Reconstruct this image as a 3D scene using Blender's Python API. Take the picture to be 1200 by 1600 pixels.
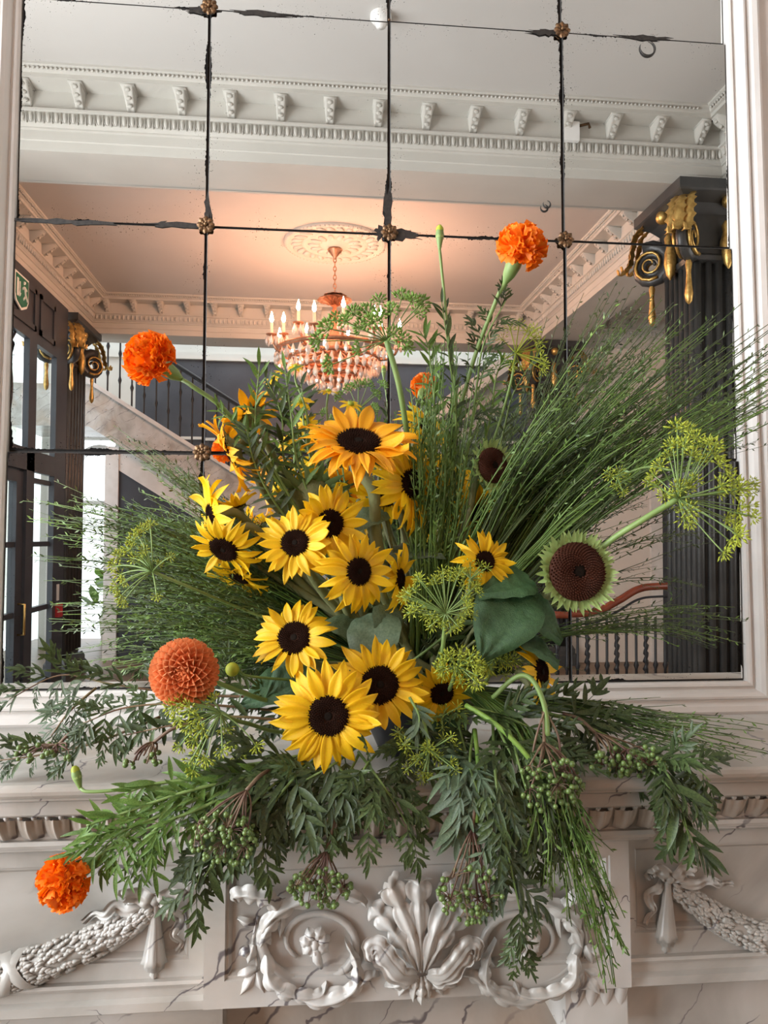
import bpy, math, random
from mathutils import Vector as V, Matrix as M, noise as mnoise
random.seed(7)
rnd = random.random
def ru(a, b): return a + (b - a) * random.random()
for o in list(bpy.data.objects): bpy.data.objects.remove(o)
scene = bpy.context.scene
COL = scene.collection

# ------------------------------------------------------------------ camera
FPX, YAW, PITCH, ZC = 1190.0, 0.092, 0.0687, 1.55
fw = V((math.sin(YAW) * math.cos(PITCH), math.cos(YAW) * math.cos(PITCH), math.sin(PITCH)))
rt = V((math.cos(YAW), -math.sin(YAW), 0.0))
up = rt.cross(fw)
CAM = V((0, 0, ZC))
cd = bpy.data.cameras.new('camera')
cam = bpy.data.objects.new('camera', cd)
COL.objects.link(cam)
cd.sensor_fit = 'VERTICAL'; cd.sensor_height = 24.0; cd.lens = 24.0 * FPX / 1600.0
cd.clip_start = 0.02; cd.clip_end = 100
cam.matrix_world = M(((rt.x, up.x, -fw.x, 0), (rt.y, up.y, -fw.y, 0), (rt.z, up.z, -fw.z, ZC), (0, 0, 0, 1)))
scene.camera = cam
def at(px, py, y):
    """world point on the plane Y=y that the photograph shows at pixel (px, py)"""
    d = fw + rt * ((px - 600) / FPX) + up * ((800 - py) / FPX)
    return CAM + d * (y / d.y)
def pxs(p): return fw.dot(p - CAM) / FPX          # metres per pixel at a point

# ------------------------------------------------------------------ world, lights, exposure
w = bpy.data.worlds.new('daylight'); scene.world = w; w.use_nodes = True
bg = w.node_tree.nodes['Background']
bg.inputs[0].default_value = (0.86, 0.93, 1.0, 1); bg.inputs[1].default_value = 2.2
def area(name, loc, rot, sx, sy, power, col, spread=math.pi):
    l = bpy.data.lights.new(name, 'AREA'); l.shape = 'RECTANGLE'; l.size = sx; l.size_y = sy
    l.energy = power; l.color = col; l.spread = spread
    o = bpy.data.objects.new(name, l); COL.objects.link(o); o.location = loc; o.rotation_euler = rot
    return o
# daylight entering through the tall windows of the left wall (front bay) and the glazed doors (second bay)
area('window_daylight', (-2.88, -0.95, 2.15), (0, -math.pi / 2, 0), 3.1, 1.1, 150, (0.93, 0.965, 1.0))
area('window_daylight', (-2.88, 0.55, 2.15), (0, -math.pi / 2, 0), 3.1, 1.1, 150, (0.93, 0.965, 1.0))
area('window_daylight', (5.55, -0.6, 2.15), (0, math.pi / 2, 0), 2.9, 2.0, 26, (1.0, 0.86, 0.70))
area('stair_skylight', (0.4, -7.6, 5.55), (0, 0, 0), 4.0, 1.0, 22, (0.97, 0.98, 1.0))
scene.view_settings.view_transform = 'Standard'
scene.view_settings.look = 'None'
scene.view_settings.gamma = 1.0
scene.view_settings.use_curve_mapping = False
scene.view_settings.exposure = 0.22

# ------------------------------------------------------------------ materials
MAT = {}
def mat(name, col, rough=0.5, metal=0.0, var=0.0, vscale=20.0, col2=None, bump=0.0, bscale=60.0, transl=0.0, spec=0.5, emit=None, es=0.0, objvar=0.0):
    m = bpy.data.materials.new(name); m.use_nodes = True; nt = m.node_tree; N = nt.nodes; L = nt.links
    b = N['Principled BSDF']; b.inputs['Base Color'].default_value = (*col, 1)
    b.inputs['Roughness'].default_value = rough; b.inputs['Metallic'].default_value = metal
    b.inputs['Specular IOR Level'].default_value = spec
    tc = N.new('ShaderNodeTexCoord')
    colout = None
    if col2 is not None:
        n = N.new('ShaderNodeTexNoise'); n.inputs['Scale'].default_value = vscale; n.inputs['Detail'].default_value = 4
        L.new(tc.outputs['Object'], n.inputs['Vector'])
        r = N.new('ShaderNodeValToRGB'); r.color_ramp.elements[0].position = 0.35; r.color_ramp.elements[1].position = 0.68
        r.color_ramp.elements[0].color = (*col, 1); r.color_ramp.elements[1].color = (*col2, 1)
        L.new(n.outputs['Fac'], r.inputs[0]); colout = r.outputs[0]
        if objvar:
            oi = N.new('ShaderNodeObjectInfo'); h = N.new('ShaderNodeHueSaturation')
            mr = N.new('ShaderNodeMapRange'); mr.inputs['To Min'].default_value = 1 - objvar; mr.inputs['To Max'].default_value = 1 + objvar
            L.new(oi.outputs['Random'], mr.inputs['Value']); L.new(mr.outputs[0], h.inputs['Value']); L.new(colout, h.inputs['Color']); colout = h.outputs[0]
        L.new(colout, b.inputs['Base Color'])
    if bump:
        n2 = N.new('ShaderNodeTexNoise'); n2.inputs['Scale'].default_value = bscale; L.new(tc.outputs['Object'], n2.inputs['Vector'])
        bp = N.new('ShaderNodeBump'); bp.inputs['Strength'].default_value = bump; bp.inputs['Distance'].default_value = 0.004
        L.new(n2.outputs['Fac'], bp.inputs['Height']); L.new(bp.outputs[0], b.inputs['Normal'])
    if emit: b.inputs['Emission Color'].default_value = (*emit, 1); b.inputs['Emission Strength'].default_value = es
    if transl:
        t = N.new('ShaderNodeBsdfTranslucent'); t.inputs[0].default_value = (*(col2 or col), 1)
        if colout is not None: L.new(colout, t.inputs[0])
        mx = N.new('ShaderNodeMixShader'); mx.inputs[0].default_value = transl
        L.new(b.outputs[0], mx.inputs[1]); L.new(t.outputs[0], mx.inputs[2]); L.new(mx.outputs[0], N['Material Output'].inputs[0])
    MAT[name] = m
    return m
mat('plaster', (0.50, 0.488, 0.445), 0.75, col2=(0.56, 0.548, 0.505), vscale=1.5)
mat('ceiling_paint', (0.53, 0.515, 0.49), 0.8, col2=(0.57, 0.555, 0.53), vscale=1.0)
mat('wall_paint', (0.60, 0.545, 0.525), 0.7, col2=(0.64, 0.585, 0.565), vscale=2)
mat('cream_wall', (0.66, 0.60, 0.53), 0.7, col2=(0.70, 0.64, 0.57), vscale=2)
mat('frame_paint', (0.62, 0.595, 0.56), 0.38, col2=(0.69, 0.67, 0.64), vscale=9, bump=0.12, bscale=25)
mat('dark_paint', (0.040, 0.044, 0.054), 0.42, col2=(0.055, 0.060, 0.072), vscale=3)
mat('black_iron', (0.012, 0.012, 0.014), 0.45)
mat('black_gloss', (0.034, 0.034, 0.034), 0.38, col2=(0.050, 0.050, 0.048), vscale=8)
mat('gold', (0.72, 0.48, 0.16), 0.38, 0.85, col2=(0.45, 0.27, 0.08), vscale=30, bump=0.5, bscale=70)
mat('brass', (0.80, 0.55, 0.20), 0.22, 0.95)
mat('bronze', (0.20, 0.115, 0.055), 0.42, 0.8, col2=(0.09, 0.05, 0.03), vscale=120, objvar=.3)
mat('copper', (0.62, 0.33, 0.20), 0.32, 0.9, col2=(0.45, 0.22, 0.13), vscale=30)
mat('mahogany', (0.16, 0.035, 0.018), 0.25, col2=(0.22, 0.055, 0.026), vscale=8)
mat('floor_wood', (0.14, 0.09, 0.055), 0.4, col2=(0.20, 0.135, 0.085), vscale=5)
mat('tarnish', (0.012, 0.011, 0.010), 0.6, col2=(0.035, 0.03, 0.026), vscale=160)
mat('bulb', (1, 0.8, 0.5), 0.3, emit=(1.0, 0.50, 0.30), es=430)
mat('candle', (0.85, 0.75, 0.55), 0.5)
mat('sign_green', (0.01, 0.16, 0.09), 0.4)
mat('sign_white', (0.85, 0.88, 0.85), 0.4)
mat('red_plastic', (0.5, 0.03, 0.03), 0.4)
mat('white_plastic', (0.8, 0.8, 0.78), 0.4)
mat('vase_black', (0.006, 0.007, 0.010), 0.35)
mat('stone_outside', (0.80, 0.78, 0.72), 0.8, col2=(0.7, 0.68, 0.6), vscale=3)
# plants
mat('petal_yellow', (0.94, 0.53, 0.004), 0.5, col2=(0.98, 0.68, 0.010), vscale=45, transl=0.32, objvar=.09, bump=.15, bscale=120)
mat('petal_gold', (0.95, 0.39, 0.004), 0.5, col2=(0.98, 0.52, 0.012), vscale=45, transl=0.28, objvar=.09, bump=.15, bscale=120)
mat('petal_orange', (0.93, 0.17, 0.002), 0.6, col2=(0.98, 0.29, 0.004), vscale=60, transl=0.22, objvar=.16)
mat('petal_dahlia', (0.88, 0.33, 0.13), 0.55, col2=(0.94, 0.50, 0.25), vscale=50, transl=0.22, objvar=.12)
mat('disc_brown', (0.009, 0.0035, 0.002), 0.9, col2=(0.030, 0.010, 0.004), vscale=260, spec=.12)
mat('disc_seed', (0.085, 0.022, 0.007), 0.75, col2=(0.022, 0.006, 0.003), vscale=300, spec=.3)
mat('disc_heart', (0.006, 0.004, 0.003), 0.9, col2=(0.016, 0.010, 0.006), vscale=300, spec=.12)
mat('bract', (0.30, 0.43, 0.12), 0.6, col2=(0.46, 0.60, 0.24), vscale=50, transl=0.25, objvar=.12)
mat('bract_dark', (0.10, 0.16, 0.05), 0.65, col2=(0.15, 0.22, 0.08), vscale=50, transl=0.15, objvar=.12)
mat('stem_green', (0.15, 0.24, 0.06), 0.5, col2=(0.22, 0.32, 0.10), vscale=18)
mat('stem_olive', (0.17, 0.19, 0.075), 0.6, col2=(0.25, 0.26, 0.12), vscale=15, bump=.3, bscale=200)
mat('stem_brown', (0.16, 0.08, 0.045), 0.6, col2=(0.25, 0.20, 0.10), vscale=22)
mat('berry_stalk', (0.10, 0.045, 0.035), 0.6, col2=(0.19, 0.13, 0.07), vscale=35)
mat('broom_green', (0.078, 0.150, 0.026), 0.5, col2=(0.150, 0.245, 0.05), vscale=12, objvar=.3)
mat('broom_dark', (0.044, 0.070, 0.018), 0.5, col2=(0.092, 0.138, 0.036), vscale=12, objvar=.35)
mat('leaf_dark', (0.034, 0.060, 0.018), 0.48, col2=(0.078, 0.118, 0.034), vscale=25, transl=0.18, objvar=.35)
mat('leaf_grey', (0.085, 0.135, 0.075), 0.55, col2=(0.15, 0.21, 0.125), vscale=25, transl=0.18, objvar=.25)
mat('leaf_bright', (0.085, 0.180, 0.028), 0.48, col2=(0.17, 0.28, 0.06), vscale=25, transl=0.28, objvar=.25)
mat('leaf_big', (0.038, 0.095, 0.035), 0.5, col2=(0.06, 0.135, 0.05), vscale=20, transl=0.15, bump=.4, bscale=70, objvar=.2)
mat('dill_lime', (0.34, 0.42, 0.03), 0.55, col2=(0.47, 0.50, 0.055), vscale=60, transl=0.2, objvar=.15)
mat('dill_green', (0.16, 0.30, 0.045), 0.55, col2=(0.26, 0.40, 0.08), vscale=60, transl=0.2, objvar=.15)
mat('berry', (0.085, 0.145, 0.035), 0.32, col2=(0.15, 0.215, 0.06), vscale=70)

def marble():
    m = bpy.data.materials.new('veined_marble'); m.use_nodes = True; nt = m.node_tree; N = nt.nodes; L = nt.links
    b = N['Principled BSDF']; b.inputs['Roughness'].default_value = 0.30
    tc = N.new('ShaderNodeTexCoord')
    def noise(s, d, dist=0.0):
        n = N.new('ShaderNodeTexNoise'); n.inputs['Scale'].default_value = s; n.inputs['Detail'].default_value = d; n.inputs['Distortion'].default_value = dist
        L.new(tc.outputs['Object'], n.inputs['Vector']); return n.outputs['Fac']
    def ramp(x, stops):
        r = N.new('ShaderNodeValToRGB'); e = r.color_ramp.elements
        while len(e) < len(stops): e.new(0.5)
        for i, (p, c) in enumerate(stops): e[i].position = p; e[i].color = (*c, 1)
        L.new(x, r.inputs[0]); return r.outputs[0]
    def mix(f, a, c):
        x = N.new('ShaderNodeMix'); x.data_type = 'RGBA'; L.new(f, x.inputs[0]); L.new(a, x.inputs[6])
        if isinstance(c, tuple): x.inputs[7].default_value = (*c, 1)
        else: L.new(c, x.inputs[7])
        return x.outputs[2]
    base = ramp(noise(4.5, 6, .8), [(0.28, (0.275, 0.255, 0.225)), (0.50, (0.46, 0.445, 0.41)), (0.72, (0.60, 0.59, 0.565))])
    warm = ramp(noise(3.2, 5, .6), [(0.46, (0, 0, 0)), (0.70, (.55, .55, .55))])
    c = mix(warm, base, (0.42, 0.30, 0.20))
    # thin dark diagonal veins of uneven width, broken up by a second noise
    sp = N.new('ShaderNodeSeparateXYZ'); L.new(tc.outputs['Object'], sp.inputs[0])
    def mth(op, a, c=None):
        n = N.new('ShaderNodeMath'); n.operation = op
        for i, v in enumerate((a, c)):
            if v is None: continue
            if isinstance(v, (int, float)): n.inputs[i].default_value = v
            else: L.new(v, n.inputs[i])
        return n.outputs[0]
    for (ca, cb, fr, dist, th, ns, lo, hi) in ((.82, -.55, 8.5, 1.9, .030, 3.1, .45, .53), (.70, -.70, 12.0, 2.4, .024, 5.3, .52, .59), (.9, .35, 6.0, 2.4, .018, 4.4, .56, .61)):
        s_ = mth('ADD', mth('MULTIPLY', sp.outputs[2], ca * fr), mth('MULTIPLY', sp.outputs[0], cb * fr))
        s_ = mth('ADD', s_, mth('MULTIPLY', noise(3.4 + ns, 4, .2), dist * .55)); s_ = mth('ADD', s_, mth('MULTIPLY', noise(34 + ns, 3), .09)); s_ = mth('ADD', s_, mth('MULTIPLY', sp.outputs[1], 3.0))
        d_ = mth('ABSOLUTE', mth('SUBTRACT', mth('FRACT', s_), .5))
        wdt = mth('MULTIPLY', mth('MAXIMUM', mth('SUBTRACT', noise(14 + ns, 2), .30), 0.02), th * 4.0)
        ln_ = N.new('ShaderNodeMapRange'); ln_.interpolation_type = 'SMOOTHSTEP'; L.new(mth('DIVIDE', d_, wdt), ln_.inputs['Value'])
        ln_.inputs['From Min'].default_value = .25; ln_.inputs['From Max'].default_value = 1.0; ln_.inputs['To Min'].default_value = .82; ln_.inputs['To Max'].default_value = 0
        brk = ramp(noise(ns, 2), [(lo, (0, 0, 0)), (hi, (1, 1, 1))])
        c = mix(mth('MULTIPLY', ln_.outputs[0], brk), c, (0.075, 0.062, 0.075))
    # rust-coloured spots
    rs = ramp(noise(9, 2), [(0.74, (0, 0, 0)), (0.79, (.75, .75, .75))])
    c = mix(rs, c, (0.30, 0.15, 0.055))
    L.new(c, b.inputs['Base Color'])
    bp = N.new('ShaderNodeBump'); bp.inputs['Strength'].default_value = .08; bp.inputs['Distance'].default_value = .003
    L.new(noise(40, 4), bp.inputs['Height']); L.new(bp.outputs[0], b.inputs['Normal'])
    MAT['marble'] = m
marble()

def mirror_mat():
    """old silvered glass: slightly warm, foxed with black specks along the edges of each plate"""
    m = bpy.data.materials.new('antique_mirror'); m.use_nodes = True; nt = m.node_tree; N = nt.nodes; L = nt.links
    b = N['Principled BSDF']; b.inputs['Metallic'].default_value = 1; b.inputs['Roughness'].default_value = 0.0
    b.inputs['Base Color'].default_value = (0.92, 0.91, 0.885, 1)
    tc = N.new('ShaderNodeTexCoord'); sp = N.new('ShaderNodeSeparateXYZ'); L.new(tc.outputs['Object'], sp.inputs[0])
    def mth(op, a, c=None):
        n = N.new('ShaderNodeMath'); n.operation = op
        for i, v in enumerate((a, c)):
            if v is None: continue
            if isinstance(v, (int, float)): n.inputs[i].default_value = v
            else: L.new(v, n.inputs[i])
        return n.outputs[0]
    ex = mth('SUBTRACT', 0.1785, mth('ABSOLUTE', sp.outputs[0])); ez = mth('SUBTRACT', 0.222, mth('ABSOLUTE', sp.outputs[2]))
    d = mth('MINIMUM', ex, ez)
    oi = N.new('ShaderNodeObjectInfo'); va = N.new('ShaderNodeVectorMath'); va.operation = 'ADD'
    L.new(tc.outputs['Object'], va.inputs[0]); L.new(oi.outputs['Location'], va.inputs[1])
    def noise(s, det):
        n = N.new('ShaderNodeTexNoise'); n.inputs['Scale'].default_value = s; n.inputs['Detail'].default_value = det; L.new(va.outputs[0], n.inputs['Vector']); return n.outputs['Fac']
    big = noise(11, 2)
    # ragged edge loss: d < k * (big-.45)
    k = mth('MULTIPLY', mth('SUBTRACT', big, 0.50), 0.030)
    edge = mth('LESS_THAN', d, mth('ADD', k, mth('MULTIPLY', mth('SUBTRACT', noise(160, 3), .5), 0.007)))
    # specks, denser towards the edges
    sk = mth('GREATER_THAN', noise(420, 1), mth('ADD', 0.69, mth('MULTIPLY', d, 2.2)))
    sk = mth('MULTIPLY', sk, mth('GREATER_THAN', big, 0.50))
    f = mth('MAXIMUM', edge, sk)
    blk = N.new('ShaderNodeBsdfDiffuse'); blk.inputs[0].default_value = (0.012, 0.011, 0.011, 1)
    mx = N.new('ShaderNodeMixShader'); L.new(f, mx.inputs[0]); L.new(b.outputs[0], mx.inputs[1]); L.new(blk.outputs[0], mx.inputs[2])
    L.new(mx.outputs[0], N['Material Output'].inputs[0])
    MAT['mirror'] = m
mirror_mat()
def glass_mat(name, col, rough):
    m = bpy.data.materials.new(name); m.use_nodes = True; nt = m.node_tree; N = nt.nodes; L = nt.links
    g = N.new('ShaderNodeBsdfGlossy'); g.inputs['Roughness'].default_value = rough
    t = N.new('ShaderNodeBsdfTransparent'); t.inputs[0].default_value = (*col, 1)
    mx = N.new('ShaderNodeMixShader'); mx.inputs[0].default_value = 0.07; L.new(t.outputs[0], mx.inputs[1]); L.new(g.outputs[0], mx.inputs[2])
    L.new(mx.outputs[0], N['Material Output'].inputs[0]); MAT[name] = m
glass_mat('pane_glass', (0.93, 0.96, 0.95), 0.02)
mat('crystal', (0.90, 0.74, 0.62), 0.12, 0.35, col2=(0.98, 0.88, 0.80), vscale=40, objvar=.3)

# ------------------------------------------------------------------ object helpers
MWX = {}                                           # world matrix of every object that can be a parent
def mesh_of(name, verts, faces, material, smooth=True):
    me = bpy.data.meshes.new(name); me.from_pydata([tuple(v) for v in verts], [], faces)
    me.materials.append(MAT[material] if isinstance(material, str) else material)
    if smooth: me.polygons.foreach_set('use_smooth', [True] * len(me.polygons))
    me.update()
    return me
def link(name, data, parent=None, local=None, world=None):
    """link an object; world-space geometry by default, 'local' places it in the parent's own frame"""
    o = bpy.data.objects.new(name, data); COL.objects.link(o)
    if parent is not None:
        o.parent = parent
        pm = MWX[parent]
        if local is not None: o.matrix_basis = local; MWX[o] = pm @ local
        else:
            wm = world if world is not None else M.Identity(4)
            o.matrix_basis = pm.inverted() @ wm; MWX[o] = wm
    else:
        wm = world if world is not None else M.Identity(4)
        o.matrix_basis = wm; MWX[o] = wm
    return o
def tag(o, label=None, cat=None, group=None, kind=None):
    if label: o['label'] = label
    if cat: o['category'] = cat
    if group: o['group'] = group
    if kind: o['kind'] = kind
    return o
def thing(name, mw, label, cat, group=None):
    if isinstance(mw, V): mw = M.Translation(mw)
    return tag(link(name, None, world=mw), label, cat, group)
def frame(pos, xdir, nhint, s=1.0, roll=0.0):
    """matrix: local x along xdir, local z close to nhint, uniform or per-axis scale"""
    x = V(xdir).normalized(); n = V(nhint)
    y = n.cross(x)
    if y.length < 1e-5: y = V((0.3, 1, 0.2)).cross(x)
    y.normalize(); z = x.cross(y)
    r = M((x, y, z)).transposed()
    if roll: r = r @ M.Rotation(roll, 3, 'X')
    sc = s if isinstance(s, (tuple, list)) else (s, s, s)
    m = r.to_4x4() @ M.Diagonal((*sc, 1)); m.translation = pos
    return m
def aim(pos, normal, s=1.0, roll=0.0):
    """matrix: local z along normal"""
    z = V(normal).normalized(); x = V((0, 0, 1)).cross(z)
    if x.length < 1e-4: x = V((1, 0, 0))
    x.normalize(); y = z.cross(x)
    r = M((x, y, z)).transposed() @ M.Rotation(roll, 3, 'Z')
    m = r.to_4x4() @ M.Diagonal((s, s, s, 1)); m.translation = pos
    return m
class MB:
    def __init__(s): s.v = []; s.f = []
    def add(s, vs, fs):
        k = len(s.v); s.v += [V(p) for p in vs]; s.f += [tuple(i + k for i in f) for f in fs]; return s
    def box(s, a, b, mw=None):
        x0, y0, z0 = a; x1, y1, z1 = b
        vs = [V(p) for p in ((x0, y0, z0), (x1, y0, z0), (x1, y1, z0), (x0, y1, z0), (x0, y0, z1), (x1, y0, z1), (x1, y1, z1), (x0, y1, z1))]
        if mw: vs = [mw @ p for p in vs]
        return s.add(vs, [(3, 2, 1, 0), (4, 5, 6, 7), (0, 1, 5, 4), (1, 2, 6, 5), (2, 3, 7, 6), (3, 0, 4, 7)])
    def tube(s, pts, rad, n=6, cap=True):
        pts = [V(p) for p in pts]; k = len(s.v); m = len(pts); prev = None
        for i, p in enumerate(pts):
            t = (pts[min(i + 1, m - 1)] - pts[max(i - 1, 0)])
            t = t.normalized() if t.length > 1e-9 else V((0, 0, 1))
            if prev is None:
                a = t.cross(V((0, 0, 1)));
                if a.length < .05: a = t.cross(V((1, 0, 0)))
            else: a = prev - t * prev.dot(t)
            a.normalize(); prev = a; c = t.cross(a)
            r = rad[i] if isinstance(rad, (list, tuple)) else rad
            for j in range(n):
                q = 2 * math.pi * j / n; s.v.append(p + (a * math.cos(q) + c * math.sin(q)) * r)
        for i in range(m - 1):
            for j in range(n):
                j2 = (j + 1) % n; s.f.append((k + i * n + j, k + i * n + j2, k + (i + 1) * n + j2, k + (i + 1) * n + j))
        if cap: s.f.append(tuple(k + j for j in reversed(range(n)))); s.f.append(tuple(k + (m - 1) * n + j for j in range(n)))
        return s
    def lathe(s, prof, n=24, mw=None, c=(0, 0, 0), flute=None):
        k = len(s.v); c = V(c)
        for (r, z) in prof:
            for j in range(n):
                q = 2 * math.pi * j / n; rr = r * (flute(q) if flute else 1)
                p = V((rr * math.cos(q), rr * math.sin(q), z)); s.v.append((mw @ p) if mw else p + c)
        m = len(prof)
        for i in range(m - 1):
            for j in range(n):
                j2 = (j + 1) % n; s.f.append((k + i * n + j, k + i * n + j2, k + (i + 1) * n + j2, k + (i + 1) * n + j))
        return s
    def grid(s, rows):
        k = len(s.v); m = len(rows); n = len(rows[0])
        for r in rows: s.v += [V(p) for p in r]
        for i in range(m - 1):
            for j in range(n - 1): s.f.append((k + i * n + j, k + i * n + j + 1, k + (i + 1) * n + j + 1, k + (i + 1) * n + j))
        return s
    def ball(s, c, r, n=6, m=4, sq=(1, 1, 1)):
        c = V(c); k = len(s.v); s.v.append(c + V((0, 0, r * sq[2])))
        for i in range(1, m):
            a = math.pi * i / m
            for j in range(n):
                q = 2 * math.pi * j / n
                s.v.append(c + V((r * sq[0] * math.sin(a) * math.cos(q), r * sq[1] * math.sin(a) * math.sin(q), r * sq[2] * math.cos(a))))
        s.v.append(c - V((0, 0, r * sq[2]))); e = len(s.v) - 1
        for j in range(n):
            j2 = (j + 1) % n; s.f.append((k, k + 1 + j, k + 1 + j2)); s.f.append((e, k + 1 + (m - 2) * n + j2, k + 1 + (m - 2) * n + j))
        for i in range(m - 2):
            for j in range(n):
                j2 = (j + 1) % n; b = k + 1 + i * n; s.f.append((b + j, b + n + j, b + n + j2, b + j2))
        return s
    def sweep(s, prof, path, closed=False):
        """prof [(out, z)], path plan points [(x, y)]; 'out' is to the right-hand side of travel, corners mitred"""
        n = len(path); k = len(s.v); P = [V((p[0], p[1])) for p in path]
        for i in range(n):
            if closed: d0 = (P[i] - P[i - 1]).normalized(); d1 = (P[(i + 1) % n] - P[i]).normalized()
            else:
                d0 = (P[i] - P[i - 1]).normalized() if i else (P[1] - P[0]).normalized()
                d1 = (P[i + 1] - P[i]).normalized() if i < n - 1 else d0
            n0 = V((d0.y, -d0.x)); n1 = V((d1.y, -d1.x)); b = (n0 + n1); b = b / max(.2, b.dot(n0))
            for (o, z) in prof: q = P[i] + b * o; s.v.append(V((q.x, q.y, z)))
        m = len(prof)
        for i in range(n if closed else n - 1):
            i2 = (i + 1) % n
            for j in range(m - 1): s.f.append((k + i * m + j, k + i2 * m + j, k + i2 * m + j + 1, k + i * m + j + 1))
        return s
    def mesh(s, name, material, smooth=True): return mesh_of(name, s.v, s.f, material, smooth)
    def build(s, name, material, parent=None, smooth=True, local=None, world=None):
        return link(name, s.mesh(name, material, smooth), parent, local, world)
def flat(o):
    o.data.polygons.foreach_set('use_smooth', [False] * len(o.data.polygons)); return o
def bez(a, b, c, n=10):
    a, b, c = V(a), V(b), V(c)
    return [a * (1 - t) ** 2 + b * 2 * t * (1 - t) + c * t * t for t in [i / (n - 1) for i in range(n)]]
def spline(pts, per=6):
    """Catmull-Rom through points"""
    P = [V(p) for p in pts]; P = [P[0] * 2 - P[1]] + P + [P[-1] * 2 - P[-2]]; out = []
    for i in range(1, len(P) - 2):
        for k in range(per):
            t = k / per; a, b, c, d = P[i - 1], P[i], P[i + 1], P[i + 2]
            out.append(0.5 * ((2 * b) + (c - a) * t + (2 * a - 5 * b + 4 * c - d) * t * t + (3 * b - a - 3 * c + d) * t ** 3))
    out.append(P[-2]); return out
# ================================================================== THE SETTING
CZ, SZ = 4.50, 4.06                                # ceiling height, beam soffit height
XL, XR = -2.62, 2.87                               # faces of the bay
def struct(name, mb, m, smooth=False, label=None, parent=None):
    o = mb.build(name, m, parent, smooth)
    if parent is None: tag(o, label, None, None, 'structure')
    return o
struct('floor', MB().box((-4.2, -9.5, -0.1), (5.7, 1.6, 0)), 'floor_wood', label='wooden floor of the hall seen in the mirror')
struct('ceiling', MB().box((-2.9, -6.95, CZ), (5.7, 1.6, CZ + .1)), 'ceiling_paint', label='pale plaster ceiling of the hall seen in the mirror')
struct('wall_back', MB().box((-2.75, 1.496, 0), (5.6, 1.62, CZ)), 'wall_paint', label='dusky pink painted wall behind the mirror')
# left wall, front bay: two tall windows
lw = MB()
wins = [(-1.5, -0.4), (0.0, 1.1)]
for (y0, y1) in [(-2.45, -1.5), (-0.4, 0.0), (1.1, 1.5)]: lw.box((-2.80, y0, 0), (-2.66, y1, CZ))
for (y0, y1) in wins: lw.box((-2.80, y0, 0), (-2.66, y1, .6)); lw.box((-2.80, y0, 3.7), (-2.66, y1, CZ))
struct('wall_left', lw, 'plaster', label='pale left wall with two tall windows')
for i, (y0, y1) in enumerate(wins):
    f = MB()
    for yy in (y0, (y0 + y1) / 2, y1): f.box((-2.78, yy - .03, .6), (-2.70, yy + .03, 3.7))
    for zz in (.6, 1.6, 2.6, 3.67): f.box((-2.775, y0, zz - .02), (-2.705, y1, zz + .03))
    struct('window_%d' % (i + 1), f, 'frame_paint', label='tall white sash window in the left wall')
# right wall with one window
rw = MB()
for (y0, y1) in [(-6.95, -1.6), (0.4, 1.5)]: rw.box((5.3, y0, 0), (5.44, y1, CZ))
rw.box((5.3, -1.6, 0), (5.44, .4, .7)); rw.box((5.3, -1.6, 3.6), (5.44, .4, CZ))
struct('wall_right', rw, 'cream_wall', label='cream right wall of the hall')
# beams
struct('trim_1', MB().box((-2.66, -2.45, SZ), (5.3, -2.0, CZ)), 'plaster', label='deep plaster ceiling beam nearest the mirror')
struct('trim_2', MB().box((-2.66, -6.95, SZ), (5.3, -6.5, CZ)), 'plaster', label='plaster beam in front of the staircase')
struct('trim_3', MB().box((XR, -6.5, SZ + .001), (3.35, -2.45, CZ)).box((XR, -2.0, SZ + .001), (3.35, 1.495, CZ)), 'plaster', label='plaster beam running to the far column')
# cornices of the three bays
prof = [(-.02, SZ - .003), (.006, SZ - .003), (.006, 4.12), (.014, 4.125), (.014, 4.185), (.028, 4.19), (.028, 4.20), (.035, 4.205), (.055, 4.225), (.062, 4.255), (.06, 4.28), (.075, 4.285), (.075, 4.30), (.045, 4.305),
        (.045, 4.425), (.19, 4.43), (.19, 4.455), (.205, 4.46), (.215, 4.475), (.235, 4.485), (.235, CZ)]
def modillion_mesh():
    b = MB(); rows = []
    for i in range(9):
        t = i / 8; z = 4.425 - .115 * t; out = .045 + .125 * (1 - t) ** .7 + .012 * math.sin(t * math.pi * 2)
        hw = .034 - .010 * t
        rows.append([(-hw, 0.045, z), (-hw, out * .97, z), (-hw * .55, out, z), (-hw * .2, out - .008, z), (hw * .2, out - .008, z), (hw * .55, out, z), (hw, out * .97, z), (hw, 0.045, z)])
    b.grid([[V((p[0], -p[1], p[2])) for p in r] for r in rows])
    b.add([V((q[0], -q[1], q[2])) for q in rows[-1]], [tuple(range(8))])
    b.box((-.042, -.178, 4.418), (.042, -.045, 4.43))
    for k in range(3):
        z = 4.40 - .033 * k; b.ball((0, -.160 + .035 * k, z), .014, 6, 4, (1.4, .8, 1))
    return b.mesh('modillion', 'plaster', True)
MODM = modillion_mesh()
eg = MB(); eg.ball((0, -.062, 4.243), .020, 8, 6, (.72, .75, 1.7)); eg.box((-.0265, -.07, 4.212), (-.0225, -.05, 4.276))
eg.tube([(-.019, -.058, 4.277), (-.018, -.066, 4.23), (-.010, -.066, 4.212), (0, -.066, 4.207), (.010, -.066, 4.212), (.018, -.066, 4.23), (.019, -.058, 4.277)], .003, 4)
EGGM = eg.mesh('egg', 'plaster')
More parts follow.
